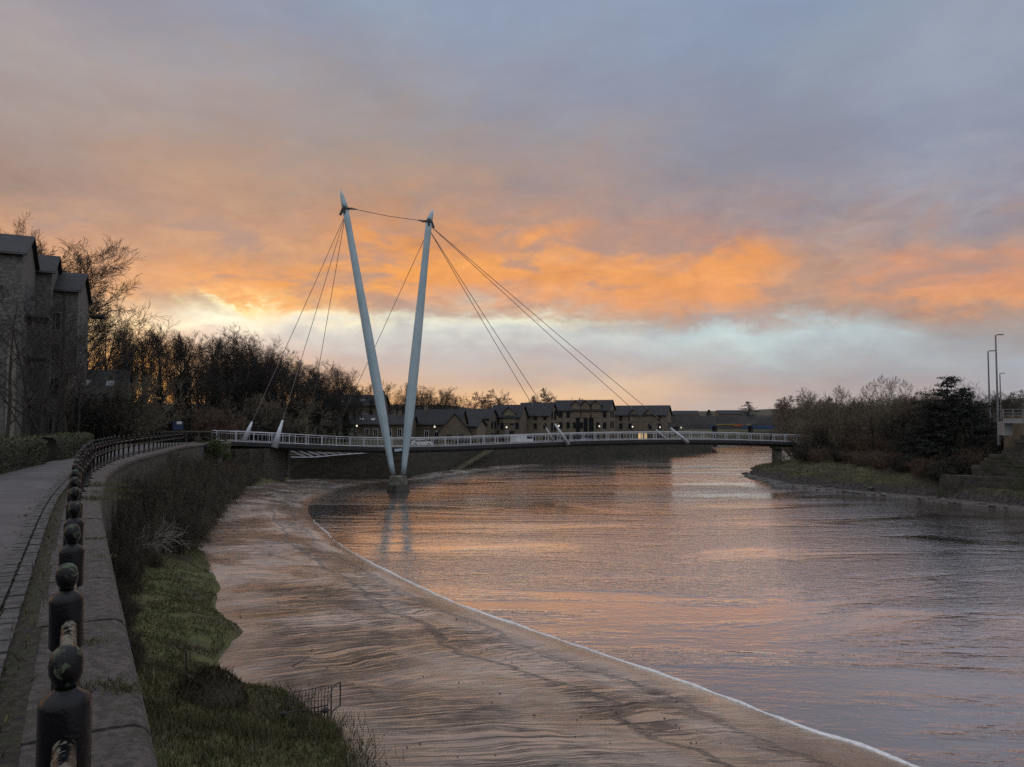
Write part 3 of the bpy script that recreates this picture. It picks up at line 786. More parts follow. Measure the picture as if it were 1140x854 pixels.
# the wood behind the end of the path: (pixel column, depth, pixel row of the top, kind)
WOOD = [(131,110,360,'tall_b'),(146,120,384,'tall_a'),(168,112,374,'tall_d'),(184,112,354,'tall_c'),(212,116,376,'tall_b'),(128,104,372,'tall_c'),(140,98,356,'tall_a'),(150,112,362,'tall_c'),(161,99,352,'tall_c'),(171,93,366,'tall_b'),(177,92,360,'tall_a'),(190,96,368,'tall_b'),(199,100,366,'tall_d'),(208,96,372,'tall_b'),(216,106,362,'tall_c'),(224,98,374,'tall_a'),(233,112,372,'tall_d'),(241,103,372,'tall_b'),
 (252,112,375,'round_b'),(262,120,368,'round_a'),(272,112,364,'round_a'),(284,122,368,'round_b'),(292,114,374,'round_a'),(304,124,384,'round_b'),(312,116,388,'round_a'),(324,120,396,'round_b'),(336,126,402,'tall_c'),(344,134,405,'round_a'),
 (356,128,408,'round_b'),(366,138,406,'tall_b'),(376,142,402,'round_a'),(385,138,408,'round_b'),(396,146,420,'round_a'),(404,152,428,'tall_c'),(416,168,426,'tall_b'),(428,176,424,'round_b'),(440,172,428,'tall_c'),(450,178,424,'tall_b'),(460,182,428,'tall_a'),(468,178,430,'round_a'),(476,186,428,'tall_c'),(486,184,432,'tall_b'),(494,188,430,'tall_c'),(504,190,438,'tall_a'),(511,192,446,'tall_c')]
LOOK = {'tall_a': 'tall bare tree with ivy round the lower trunk', 'tall_b': 'tall bare tree with its trunk thickly ivied', 'tall_c': 'tall bare tree with fine upright branches', 'tall_d': 'dark ivy clad tree shaped like a column', 'round_a': 'broad bare tree with a rounded twiggy crown', 'round_b': 'broad bare tree with rounded crown and ivied trunk'}
def where(px):
    if px < 180: return 'near the low sun'
    if px < 245: return 'in the thin row beyond the railing'
    if px < 300: return 'left of the stay cables'
    if px < 350: return 'behind the two near stay cables'
    if px < 412: return 'between cables and left mast'
    if px < 440: return 'behind the terraced roofs'
    if px < 475: return 'between the two bridge masts'
    return 'right of the masts'
nat = {'tall_a':17,'tall_b':17,'tall_c':17,'tall_d':16,'round_a':14,'round_b':14}
for px, Y, top, key in WOOD:
    p = spot(px, Y); h = hgt(top, Y, p.z); sx, s = fit(key, h)
    put(key, p, sx*vr.uniform(.9,1.15), vr.random()*6.28, LOOK[key] + ' ' + where(px), 'tree', 'bare trees of the wood behind the bridge', sz=s)
for k in range(34):
    px = 222 + k*8.6 + vr.uniform(-3,3); Y = vr.uniform(128, 160) if px < 350 else vr.uniform(172, 205)
    top = (388 if px < 300 else 388 + (px-300)*.42 if px < 400 else 434) + vr.uniform(-5, 8); key = vr.choice(['round_a','round_b','tall_c','round_a'])
    p = spot(px, Y); h = hgt(top, Y, p.z); sx, s = fit(key, h)
    put(key, p, sx*vr.uniform(1.0,1.25), vr.random()*6.28, LOOK[key] + ' deeper in the wood ' + ('left of cables' if px < 300 else 'right of cables' if px < 400 else 'behind the masts'), 'tree', 'bare trees of the wood behind the bridge', sz=s)
# smaller far trees over the quay roofs
for px, Y, top, key, lab in ((528,215,441,'far_a','small bare tree above the leftmost slate roof of the quay flats'),(537,212,436,'far_a','small round bare tree poking up beside the darker one over the quay roofs'),(556,212,433,'far_a','largest round bare tree over the quay roofs'),(548,225,440,'far_a','half hidden bare tree behind the largest round one'),(592,220,440,'far_a','low russet tree above the long roof under the cables'),(610,216,432,'far_a','round russet tree at the end of the long roof, under the cables'),(600,226,438,'far_a','russet tree between two others under the cable pair'),(640,230,443,'far_a','tiny bare tree just over the ridge of the gabled flats')):
    p = V(((px-570)/F_PX*Y, Y, quay_top(Y))); h = hgt(top, Y, p.z); put(key, p, fit(key, h)[1], vr.random()*6.28, lab, 'tree', None)
# trees round the flats on the left
for px, Y, top, key, s, lab in ((70,78,262,'round_a',1,'big bare tree rising behind the roofs of the flats'),(98,84,292,'open_b',1,'bare tree rising behind the right end of the flats'),(45,82,256,'round_b',1,'bare tree between the two roof steps of the flats'),(114,88,322,'open_a',1,'bare tree whose fan of twigs shows right of the flats'),(16,80,246,'tall_c',1,'tall bare tree above the highest roof of the flats at the left edge'),(118,84,338,'tall_a',1,'ivied tree beside the right hand gable of the flats'),
   (47,40,330,'open_a',1,'bare forked street tree in front of the flats, its branch reaching right'),(58,44,318,'open_b',1,'slim bare tree directly in front of the lower gabled block'),(68,48,322,'open_a',1,'bare tree standing just right of the forked one by the hedge'),(76,46,335,'open_b',1,'thin bare tree before the right corner of the flats'),(8,38,296,'open_b',1,'bare tree at the left edge over the clipped hedge'),(27,43,312,'open_a',1,'bare tree in front of the tallest block of flats'),(88,58,352,'open_a',1,'bare tree by the end gable of the flats')):
    p = spot(px, Y); h = hgt(top, Y, p.z); sx, sz_ = fit(key, h)
    put(key, p, sx*(1.2 if key.startswith('round') else .95), vr.random()*6.28, lab, 'tree', None, sz=sz_)
for i, (px, Y, s, key, lab) in enumerate(((108,62,1.5,'bush_dark','bare many stemmed shrub beside the flats, nearest their corner'),(116,60,1.7,'bush_dark','arching bare shrub in front of the dark cottage'),(127,64,1.6,'bush_olive','olive twiggy shrub right of the dark cottage'),(137,70,1.5,'bush_dark','dark shrub under the low sun'),(150,82,2.0,'leafy','dense evergreen bush below the low sun'),(166,86,1.9,'bush_dark','dark bare bush at the foot of the wood, left of the notice'),(182,84,1.8,'leafy','evergreen bush left of the notice board'),(206,88,2.1,'bush_russet','russet rounded bush right behind the notice board'),(220,92,2.3,'bush_russet','big russet bush behind the railing end'),(236,90,2.0,'bush_russet','russet bush at the left end of the footbridge deck'),(252,98,2.4,'bush_dark','dark bush behind the first deck railing bays'),(270,100,2.4,'leafy','evergreen bush behind the left cable socket'),(290,102,2.3,'bush_dark','dark bush between the two near cable sockets'),(312,106,2.2,'bush_olive','olive bush behind the right near cable socket'),(330,108,2.0,'leafy','evergreen bush left of the white dormers'),(142,76,1.5,'leafy','low evergreen at the end of the path'))):
    put(key, spot(px, Y)-V((0,0,.2)), s, vr.random()*6.28, lab, 'shrub')
# scrub growing against the river wall, from the near bramble to the abutment
SC = []
for k, Y in enumerate((14.5,16,17.6,19.3,21,22.8,24.6,26.6,28.8,31,33.5,36,39,42,45,48,51,54,57.5,61,65,69,73,77,81)):
    hh = .85 + 2.0*sstep(17.5, 28, Y) - .9*sstep(44, 60, Y) - .5*sstep(60, 70, Y); ww = .75 + 1.9*sstep(18.5, 33, Y) + .6*sstep(40, 70, Y)
    SC.append((x_at(WALLOUT, Y) + .35 + ww*.22 + .15*vr.random(), Y, vr.choice(['bramble','bramble_b','bramble'] if Y < 60 else ['bramble','bush_russet','bramble_b']), hh*vr.uniform(.9,1.08), ww))
    if Y > 27: SC.append((x_at(WALLOUT, Y) + .9 + ww*.5, Y+.8, vr.choice(['bramble','bramble_b']), (1.5+.4*vr.random())*(1-.3*sstep(58,70,Y)), ww*.95))
for k, (x, Y, key, hh, ww) in enumerate(SC):
    z = -3.2 - .7*sstep(30,80,Y) - (.25 if k % 2 else 0); sx, sz_ = fit(key, hh, ww)
    put(key, V((x, Y, z)), sx, vr.random()*6.28, 'tangled bare bramble against the river wall ' + ('nearest the camera' if k < 3 else 'beside the grassy strip' if Y < 25 else 'halfway along the railing' if Y < 40 else 'below the far end of the railing' if Y < 56 else 'close to the bridge abutment'), 'shrub', 'brambles along the foot of the river wall', sz=sz_)
put('leafy', V((x_at(FEN,62)+1.2, 62, -1.9)), .9, 1.0, 'bright green bush at the far end of the river wall', 'shrub')
for ch in [c for c in bpy.data.objects if c.get('label') == 'bright green bush at the far end of the river wall'][0].children:
    if ch.name.startswith('leaves'):
        ch.data = ch.data.copy(); ch.data.materials[0] = M['bright']
# pale dead branch on the wall foot at the near brambles
mb = MB(); rg = random.Random(9); c = gz(150, 612, -2.6)
for k in range(9):
    a = rg.uniform(-.5, .9); p = c + V((rg.gauss(0,.15), rg.gauss(0,.2), rg.gauss(0,.1)))
    grow(mb, mb, p, V((math.cos(a), math.sin(a), .35)).normalized(), rg.uniform(.8,1.5), .018, 1, dict(PS, rmin=.005), rg)
M['paletwig'] = simple('dead_twig', (.20,.18,.165), (.14,.125,.11), .9, 3)
tag(mb.build('dead_branch', M['paletwig']), 'pale dead branch caught in the brambles beside the coping', 'branch')

# hedges along the path
def hedge(px0, Y0, px1, Y1, h, wd, label):
    a, b = spot(px0, Y0), spot(px1, Y1); d = (b-a); L = d.length; d.normalize(); n_ = V((-d.y, d.x, 0)) ; rg = random.Random(int(px0)+3)
    root = empty('hedge', a, label, 'hedge'); core = MB(); lv = MB()
    def prof(t, s):  # bumpy rounded box
        k = .10*noise.noise(V((t*.9, s*3, 2))) + .05*noise.noise(V((t*3, s*5, 4))); return k
    rows = []
    S = [(0,0),(0,.45),(.0,.8),(.12,.97),(.5,1.0),(.88,.97),(1,.8),(1,.45),(1,0)]
    n = max(6, int(L/.3))
    for i in range(n+1):
        t = L*i/n; e = min(1, min(i, n-i)/1.5+.75); row = []
        for k, (u, v) in enumerate(S):
            g = prof(t, k); row.append(a + d*t + n_*((u-.5)*wd*e + wd*.5 + (-g if u < .5 else g)) + UP*(v*h*(1+g*.4)*(.93+.07*e)))
        rows.append(row)
    b0 = core.grid(rows); m = len(S)
    core.f.append(tuple(b0+k for k in range(m))); core.f.append(tuple(b0+n*m+k for k in range(m)))
    for _ in range(int(L*640)):
        i = rg.randrange(n); k = rg.randrange(m-1); u, v = rg.random(), rg.random()
        p = rows[i][k].lerp(rows[i][k+1], v).lerp(rows[i+1][k].lerp(rows[i+1][k+1], v), u)
        lv.leaf(p + rv(rg)*.035, .075, rg)
    core.build('hedge_core', M['hedgecore'], root, smooth=True); lv.build('leaves', M['hedge'], root)
hedge(-40, 18.5, 55, 28.6, 1.0, 1.3, 'clipped green hedge beside the path at the left edge')
hedge(69, 30.6, 106, 40.5, 1.0, 1.3, 'clipped green hedge beyond the dark gap, nearer the railing curve')
mb = MB(); root_ = spot(62, 30.2)

# right bank: scrub, saplings, conifers
def rspot(px, Y):
    x = (px-570)/F_PX*Y; return V((x, Y, rb_z(x, Y)))
RBUSH = [(892,128,466,'bush_olive'),(900,122,470,'bush_russet'),(896,134,452,'bush_olive'),(905,118,466,'bush_olive'),(914,128,448,'bush_olive'),(921,116,474,'bush_dark'),(928,124,450,'bush_olive'),(938,114,460,'bush_olive'),(948,120,446,'bush_olive'),(952,110,482,'bush_russet'),(960,112,454,'bush_olive'),(968,106,484,'bush_russet'),(974,118,440,'bush_olive'),(984,108,450,'bush_olive'),(990,102,486,'bush_russet'),(998,112,440,'bush_olive'),(1006,104,460,'bush_dark'),(1014,98,482,'bush_dark'),(1020,108,442,'bush_olive'),(1030,98,452,'bush_dark'),(1036,104,438,'bush_russet'),(1044,96,470,'bush_dark'),(1052,94,450,'bush_dark'),(1064,92,470,'bush_dark'),(1072,96,452,'leafy'),(1084,92,464,'bush_dark'),(1090,88,488,'bush_dark'),(1100,90,484,'leafy'),(1076,86,500,'bush_russet'),(1060,86,505,'bush_dark'),(1054,84,520,'leafy'),(1112,94,476,'bush_dark'),(1040,92,500,'bush_russet'),(940,130,446,'bush_olive'),(1096,104,462,'bush_dark'),(1080,100,450,'bush_russet'),(900,113,490,'bush_dark'),(980,99,500,'bush_russet'),(1002,96,500,'bush_russet'),(1090,87,498,'bush_russet'),(1104,88,488,'bush_dark'),(1078,85,514,'leafy'),(1116,90,484,'bush_russet'),(1126,86,490,'bush_dark'),(897,110,498,'bush_dark'),(912,107,497,'bush_russet'),(930,104,496,'bush_dark'),(948,101,500,'bush_russet'),(964,98,502,'bush_russet'),(982,95,504,'bush_russet'),(1000,92,506,'bush_dark'),(1016,90,506,'bush_dark'),(1032,87,508,'bush_russet'),(1046,85.5,512,'bush_dark')]
hs = {'bush_olive':3.9,'bush_russet':2.7,'bush_dark':2.9,'leafy':2.2}
LB = {'bush_olive':'olive grey bare scrub','bush_russet':'low russet scrub','bush_dark':'dark bare scrub','leafy':'dark evergreen scrub'}
for px, Y, top, key in RBUSH:
    p = rspot(px, Y); h = max(1.2, hgt(top, Y, p.z)); s = fit(key, h)[1]
    ws = fit(key, h, max(3.4, h*1.15))[0]
    wh = 'at the right end of the footbridge' if px < 925 else 'in the middle of the opposite bank' if px < 1000 else 'left of the conifer on the opposite bank' if px < 1048 else 'around the conifer above the stone wall'
    put(key, p-V((0,0,.1)), ws, vr.random()*6.28, LB[key] + (' tall ' if h > 5 else ' growing low ') + wh, 'shrub', 'scrub on the opposite bank', sz=s*1.12)
for px, Y, top, lab in ((893,150,434,'far slim bare sapling over the right end of the footbridge'),(905,148,430,'slim bare sapling over the right end of the deck railing'),(932,128,428,'slim pale sapling left of the tall sapling group'),(942,124,430,'pale sapling just left of the tall group'),(966,118,424,'sapling at the left of the tall group on the opposite bank'),(978,116,416,'tallest slim sapling on the opposite bank'),(988,114,418,'sapling beside the tallest one on the opposite bank'),(997,118,420,'sapling at the right of the tall group'),(1011,116,422,'lone slim sapling right of the tall group'),(956,112,446,'pale stemmed sapling low in the scrub'),(1018,104,436,'sapling just left of the conifer'),(1034,102,434,'bare sapling touching the conifer'),(1083,98,418,'bare spreading tree right behind the conifer'),(1076,100,424,'twiggy tree at the right shoulder of the conifer')):
    p = rspot(px, Y); h = hgt(top, Y, p.z); put('sapling' if px < 1070 else 'open_a', p, fit('sapling' if px < 1070 else 'open_a', h)[1], vr.random()*6.28, lab, 'tree', None)
# ivy clad stumps within the scrub
for px, Y, top, lab in ((972,104,462,'dark ivy covered trunk in the middle of the scrub'),(987,103,470,'shorter ivy covered trunk right of the taller one')):
    p = rspot(px, Y); h = hgt(top, Y, p.z); sz_ = fit('tall_d', h)[1]; put('tall_d', p, sz_*.6, 1.2, lab, 'tree', None, sz=sz_)
def conifer(name, p, H, Wd, seed, label, parent=None):
    rg = random.Random(seed); root = empty(name, p, label, 'conifer'); tb, nb = MB(), MB()
    tb.tube([V((0,0,-.5)), V((.05,0,H*.5)), V((0,.05,H))], [H*.022, H*.014, .02], 7)
    z = H*.10
    while z < H*.985:
        f = 1 - z/H; L0 = Wd*(f**.55)*(.8+.4*rg.random()) + .15; k = 5 + int(4*f)
        for i in range(k):
            a = rg.random()*6.283; L = L0*rg.uniform(.40, 1.25); d = V((math.cos(a), math.sin(a), 0))
            tip = V((0,0,z)) + d*L + UP*(-.10*L + .22*L*rg.random()); m_ = V((0,0,z)) + d*L*.5 + UP*.02
            tb.tube([V((0,0,z)), m_, tip], [.04, .03, .012], 3, cap=False)
            for _ in range(int(14 + 22*L)):
                t = rg.random()**.7; q = V((0,0,z)).lerp(m_, t*2) if t < .5 else m_.lerp(tip, t*2-1)
                nb.leaf(q + V((rg.gauss(0,.16), rg.gauss(0,.16), rg.gauss(0,.10))), .20, rg)
        z += H*.035*rg.uniform(.7, 1.3)
    tb.build('trunk', M['bark'], root, world=False); nb.build('crown', M['needle'], root, world=False)
    return root
p = rspot(1055, 93); conifer('conifer', p, hgt(417, 93, p.z), 6.4, 41, 'dark conifer standing out of the scrub on the opposite bank')
q_ = rspot(1071, 91); conifer('conifer', q_, hgt(431, 91, q_.z), 6.0, 44, 'lower dark conifer merging into the right side of the tallest one')
q_ = rspot(1041, 92.5); conifer('conifer', q_, hgt(447, 92.5, q_.z), 5.0, 45, 'short dark conifer left of the tallest one')
conifer('conifer', V(((833-570)/F_PX*330, 330, -2.8)), hgt(447, 330, -2.8), 6.5, 42, 'far dark pointed conifer beyond the road bridge')
conifer('conifer', V(((789-570)/F_PX*420, 420, -2)), hgt(456, 420, -2), 3.5, 43, 'tiny dark conifer on the far hillside over the road bridge')
# distant wooded skyline on the right, one crown each
for k in range(46):
    px = 866 + k*6.2 + vr.uniform(-2,2); Y = vr.uniform(170, 235); x = (px-570)/F_PX*Y
    z = rb_z(x, min(Y, 200)) if Y < 205 else -3
    top = (445 - 3*math.sin((px-866)*.05) - 7*sstep(1000,1090,px)) + vr.uniform(-4,5); h = hgt(top, Y, z)
    key = vr.choice(['far_a','far_a','round_a'])
    sx, sz_ = fit(key, h); put(key, V((x, Y, z)), sx*1.15, vr.random()*6.28, 'far bare tree of the wooded skyline ' + ('beyond the right end of the footbridge' if px < 960 else 'behind the tall saplings' if px < 1040 else 'behind the conifer and the lamp posts'), 'tree', 'far trees of the right hand skyline', sz=sz_)
# ================================================================== FOOTBRIDGE
M['mast'] = simple('mast_paint', (.36,.47,.51), (.41,.52,.56), .42, .6, 4, c3=(.27,.42,.47))
M['steel'] = simple('galvanised_rail', (.42,.44,.47), (.52,.54,.57), .45, 2, 4, metal=.25)
M['socket'] = simple('socket_paint', (.55,.60,.64), (.62,.66,.70), .4, 2)
M['cable'] = simple('steel_cable', (.17,.15,.145), (.26,.23,.22), .5, 8, metal=.2)
M['deckside'] = simple('deck_steel', (.016,.017,.020), (.028,.028,.032), .7, 1.2, 5)
M['planks'] = simple('deck_planks', (.16,.14,.12), (.11,.10,.09), .8, 2)
M['darkmetal'] = simple('dark_metal', (.02,.021,.024), (.035,.036,.040), .5, 3)
M['concrete'] = simple('pier_concrete', (.075,.072,.055), (.17,.162,.13), .85, 1.6, 8, bump=.6, bscale=12, c3=(.065,.072,.042))
M['wetconcrete'] = simple('wet_pier', (.022,.020,.016), (.04,.036,.028), .5, 1.6, 6, bump=.5, bscale=12)
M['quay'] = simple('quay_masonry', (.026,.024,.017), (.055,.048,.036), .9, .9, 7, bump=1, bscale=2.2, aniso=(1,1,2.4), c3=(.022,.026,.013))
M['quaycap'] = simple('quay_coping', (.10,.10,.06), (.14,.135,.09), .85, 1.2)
NE = [at(236,491,85), at(300,493.6,87), at(340,495.2,89), at(390,497.2,93), at(440,498,97.5), at(500,497,102), at(560,494.6,106.5), at(640,491.4,111), at(700,490,114), at(760,489.6,116.3), at(820,490.4,118), at(870,492,119), at(930,494,120), at(990,496,121)]
NE = resample(catmull(NE, 12), .25)
def off3(P, d):
    out = []
    for i in range(len(P)):
        t = P[min(i+4,len(P)-1)] - P[max(i-4,0)]; t.z = 0; t.normalize(); out.append(P[i] + V((t.y, -t.x, 0))*d)
    return out
FE = off3(NE, -3.6); MID = off3(NE, -1.8)
BR = empty('footbridge', at(443,547,91), 'cable stayed footbridge with a leaning pair of pale blue masts over the river', 'bridge')
def near_px(px):
    best = min(NE, key=lambda p: abs(570+F_PX*p.x/p.y - px)); return best
def far_px(px): return min(FE, key=lambda p: abs(570+F_PX*p.x/p.y - px))
def bridge():
    # deck: planked top between dark steel edges
    mb = MB(); n = len(NE)
    mb.grid([[NE[i]+UP*-.03, NE[i].lerp(FE[i], .5)+UP*.0, FE[i]+UP*-.03] for i in range(0, n, 4)]); mb.build('deck', M['planks'], BR)
    mb = MB(); out = off3(NE, .12); ofe = off3(FE, -.12)
    rows = []
    for i in range(0, n, 4):
        a, b = out[i], ofe[i]
        rows.append([a+UP*.02, a+UP*-.42, a.lerp(b, .18)+UP*-.78, a.lerp(b, .82)+UP*-.78, b+UP*-.42, b+UP*.02])
    b0 = mb.grid(rows); m = 6; k = len(rows)-1
    mb.f.append(tuple(b0+j for j in range(m))); mb.f.append(tuple(b0+k*m+j for j in range(m)))
    mb.build('deck_girder', M['deckside'], BR)
    for P, sgn, cnt in ((NE, 1, 50), (FE, -1, 50)):
        E = off3(P, -.05*sgn); step = max(1, (len(E)-4)//cnt)
        rl = MB(); top = [p+UP*1.18 for p in E[::4]]
        rl.tube(top, .050, 6); rl.tube([p+UP*.95 for p in E[::4]], .022, 4); rl.tube([p+UP*.10 for p in E[::4]], .030, 4)
        r_ = rl.build('railing', M['steel'], BR)
        bal = MB()
        for i in range(0, len(E), 1):
            p = E[i]
            if i % 2 == 0: bal.box(p+UP*.52, (.022, .022, .86), 0)
        bal.build('baluster_grille', M['steel'], r_)
        p0 = MB(); p0.box((0,0,.58), (.07,.10,1.28)); p0.box((0,0,.02), (.16,.16,.06)); po = p0.build('railing_post', M['steel'], r_, world=False)
        for j in range(cnt):
            i = 2 + j*step; q = po
            if j: q = po.copy(); COL.objects.link(q); q.parent = r_
            t = E[min(i+2,len(E)-1)]-E[max(i-2,0)]; q.location = E[i] - V(BR.location); q.rotation_euler = (0, 0, math.atan2(-t.x, t.y))
    # masts
    tops = []
    for (base, mid, col, tip, skew) in (((437.5,528),(421,452),(384.5,233),(379,211),-1), ((449,528),(455,452),(477.5,247),(482,233),1)):
        yb = 91.0
        B, C_, Tp, Md = at(*base, yb), at(*col, yb + 1.0*skew), at(*tip, yb + 1.2*skew), at(*mid, yb+.2*skew)
        L = (C_-B).length; ax = (C_-B).normalized(); pts, rad = [], []
        for k in range(25):
            t = k/24; pts.append(B.lerp(C_, t))
            r = .28 + (.61-.28)*sstep(-.05, .30, t) - (.61-.40)*sstep(.35, 1.0, t); rad.append(r)
        mb = MB(); mb.tube(pts, rad, 16); mst = mb.build('mast', M['mast'], BR, smooth=True)
        sp = MB(); d = (Tp - C_); pts = [C_+ax*.02, C_.lerp(Tp, .30), C_.lerp(Tp, .65), Tp]
        sp.tube(pts, [.39, .37, .24, .04], 12); sp.build('mast_tip', M['mast'], mst, smooth=True)
        cl = MB(); cl.tube([C_-ax*.16, C_+ax*.06], .45, 14); cl.bar(C_+V((.35*-skew,0,.1)), C_+V((.85*-skew, 0, .05)), .16,.22); cl.bar(C_+V((.3*skew, 0, .1)), C_+V((.62*skew,0,-.75)), .16,.28); cl.box(C_+V((.05*skew, -.48, -.15)), (.28,.25,.8))
        cl.build('mast_collar', M['darkmetal'], mst)
        tops.append((C_, ax, skew))
    c1, c2 = tops[0][0], tops[1][0]
    mb = MB(); mb.bar(at(439.5,501.5,91), at(447.5,500.5,91), .35, .30); mb.build('cross_brace', M['mast'], BR)
    # stay cables and sockets
    def cab(a, b, r=.038):
        mb = MB(); d = b-a; mb.tube([a, a.lerp(b,.5)+UP*(-.004*d.length), b], r, 5); return mb.build('stay_cable', M['cable'], BR)
    mb = MB(); a, b = c1+V((.7,0,.1)), c2+V((-.7,0,.1)); mb.tube([a, a.lerp(b,.5)+UP*-.15, b], .045, 5)
    for p, q in ((a, a.lerp(b,.08)), (b, b.lerp(a,.08))): mb.tube([p, q], [.16,.07], 6)
    mb.build('tie_cable', M['cable'], BR)
    def socket(c, anchor, f0, r0, r1):  # long tapered socket at the deck
        d = (c-anchor).normalized(); mb = MB(); e = anchor + d*f0
        mb.tube([anchor, e], [r0, r1], 10); mb.build('cable_socket', M['socket'], BR, smooth=True); return e
    L1 = c1 + UP*-.7; 
    e = socket(L1, far_px(271)+UP*-.05, 2.6, .40, .10); cab(L1, e)
    e = socket(L1, off3(NE, .35)[NE.index(near_px(305))]+UP*-.45, 3.3, .44, .10); cab(L1, e)
    cab(L1, at(341,488,112)); R1 = c2 + UP*-.9
    cab(R1, at(370,488,116))
    for px_f, px_n, yy in ((616,631,-.25),(741,764,-.25)):
        top = c2 + UP*(-.35 if px_f > 700 else -.95)
        e = socket(top, far_px(px_f), 2.9, .17, .08); cab(top, e, .042)
        nn = off3(NE, .35)[NE.index(near_px(px_n))]; e = socket(top, nn+UP*-.4, 4.2, .30, .12); cab(top, e, .042)
    # river pier under the masts
    P0 = at(443.3,536,91); cx, cy = P0.x, P0.y
    up, lo = MB(), MB()
    up.lathe((cx,cy,0), [(1.22,-6.45),(1.08,-5.75),(1.02,-5.5),(.88,-5.40)], 8)
    lo.lathe((cx,cy,0), [(1.55,-9.5),(1.38,-7.2),(1.22,-6.452)], 8)
    pr = up.build('pier', M['concrete'], BR); lo.build('pier_foot', M['wetconcrete'], pr)
    # right hand pier, abutment and the ribbed ramp below the left span
    q = near_px(869); c = q.lerp(FE[NE.index(q)], .5); mb = MB()
    mb.box((c.x, c.y, (c.z-.6-6.4)/2), (1.15, 1.2, c.z-.6+6.4), .05); mb.box((c.x, c.y, c.z-.95), (1.35, 2.6, .35), .05); mb.build('pier', M['concrete'], BR)
    q = at(318,505,92); mb = MB(); mb.box((q.x, q.y, -4.0), (.85,.6,3.4), .1); mb.box((q.x,q.y,-2.2),(1.6,.8,.3),.1); mb.build('column', M['concrete'], BR)
    lower = [at(x, y, Y) for x, y, Y in ((324,509,95),(350,509,97),(375,506.8,99),(400,505,101),(425,503.2,104),(445,502,107))]
    upper = [at(x, y, Y) for x, y, Y in ((322,501,97),(345,500.5,99),(375,499.5,102),(400,499,104),(425,498.6,107),(445,498.6,109))]
    lower, upper = resample(catmull(lower, 6), 1.05), resample(catmull(upper, 6), 1.05)
    mb = MB(); mb.tube(lower, .07, 5)
    for i in range(1, min(len(lower), len(upper))-1): mb.bar(upper[i-1], lower[i+1], .07, .16)
    mb.build('ramp_ribs', M['steel'], BR)
    mb = MB(); rows = [[a+UP*.05, b+UP*.05, b+UP*-.25, a+UP*-.3] for a, b in zip(upper, [p+V((1.5,3.0,0)) for p in upper])]; mb.grid(rows); mb.build('ramp_deck', M['deckside'], BR)
    mb = MB(); rb = [p+UP*.0 for p in upper]
    mb.tube([at(326,500.5,96.2), at(374,498,101)], .06, 4); mb.build('handrail', M['steel'], BR)
bridge()
# abutment where the deck leaves the path
ab = empty('bridge_abutment', (-31.5,87,-6), 'dark stone abutment with buttresses under the left end of the footbridge', 'abutment')
mb = MB(); mb.prism([(-37,84.5),(-28.2,86.2),(-27.6,91),(-36,96)], -7.2, -1.95); mb.build('abutment_wall', M['masonry'], ab)
mb = MB()
for i in range(6):
    x = -36 + i*1.55; mb.box((x, 84.35+.196*(x+37), -4.6), (.55,.7,5.2), .19)
mb.build('buttress', M['masonry'], ab)

# ================================================================== QUAY WALL
def quay():
    root = empty('quay_wall', (0,140,-7.3), 'long dark stone quay wall across the river under the far end of the deck', 'wall')
    P = resample([V((-36.5,93,0))] + QUAY[2:11], 1.0); mb = MB()
    rows = []
    for i, p in enumerate(P):
        z1 = quay_top(p.y) + .05; t = P[min(i+1,len(P)-1)]-P[max(i-1,0)]; t.normalize(); nn = V((t.y,-t.x,0))
        rows.append([V((p.x,p.y,0)) + nn*(.5 - .5*k/8) + UP*(-8.6 + (z1+8.6)*k/8) + nn*.05*noise.noise(V((i*.5,k,0))) for k in range(9)])
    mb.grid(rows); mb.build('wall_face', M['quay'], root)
    mb = MB(); rows = []
    for i, p in enumerate(P):
        if p.y < 133: continue
        z1 = quay_top(p.y); t = P[min(i+1,len(P)-1)]-P[max(i-1,0)]; t.normalize(); nn = V((t.y,-t.x,0))
        rows.append([p + nn*.08 + UP*(z1-.18), p + nn*.08 + UP*(z1+.22), p - nn*.7 + UP*(z1+.24), p - nn*.72 + UP*(z1-.1)])
    mb.grid(rows); mb.build('coping', M['quaycap'], root)
    st = MB(); a = V((-10.2,125.5,-6.9)); b = V((-4.0,134.5,-3.6)); nn = V((.82,-.57,0)); n = 14
    for k in range(n):
        p = a.lerp(b, (k+.5)/n); st.box(p + nn*.75 + UP*-.25, (.7, (b-a).length/n*.995, .5), math.atan2(-(b-a).x, (b-a).y))
    st.build('stair_flight', M['quaycap'], root)
    mb = MB(); mb.box((-11.9,124.2,-7.0),(2.4,2.4,.7),.6); mb.build('landing', M['quay'], root)
quay()

# ================================================================== BUILDINGS
M['wall_left'] = simple('flats_stone', (.088,.084,.075), (.165,.158,.142), .9, 2.6, 6, bump=.8, bscale=5, aniso=(1,1,2.6))
M['wall_quoin'] = simple('pale_stone', (.135,.125,.104), (.22,.205,.175), .85, 3, 5, bump=.5, bscale=6, aniso=(1,1,2.6))
M['wall_quay'] = simple('quay_house_stone', (.130,.112,.084), (.200,.172,.130), .9, 1.4, 6, bump=.6, bscale=4, aniso=(1,1,2.4), vary=.25)
M['wall_terrace'] = simple('terrace_stone', (.100,.084,.063), (.155,.128,.096), .9, 1.4, 6, bump=.6, bscale=4, aniso=(1,1,2.4), vary=.25)
M['slate'] = simple('slate_roof', (.013,.0145,.018), (.026,.028,.034), .8, 1.6, 6, bump=.7, bscale=5, aniso=(1,1,3), vary=.2)
M['frame'] = simple('white_frame', (.55,.55,.54), (.62,.62,.60), .6, 3)
M['darkframe'] = simple('dark_frame', (.03,.03,.032), (.045,.045,.046), .5, 3)
M['glass'] = simple('window_glass', (.010,.011,.013), (.016,.017,.019), .08, 1)
M['skyl'] = simple('skylight_glass', (.25,.27,.30), (.3,.32,.35), .08, 1)
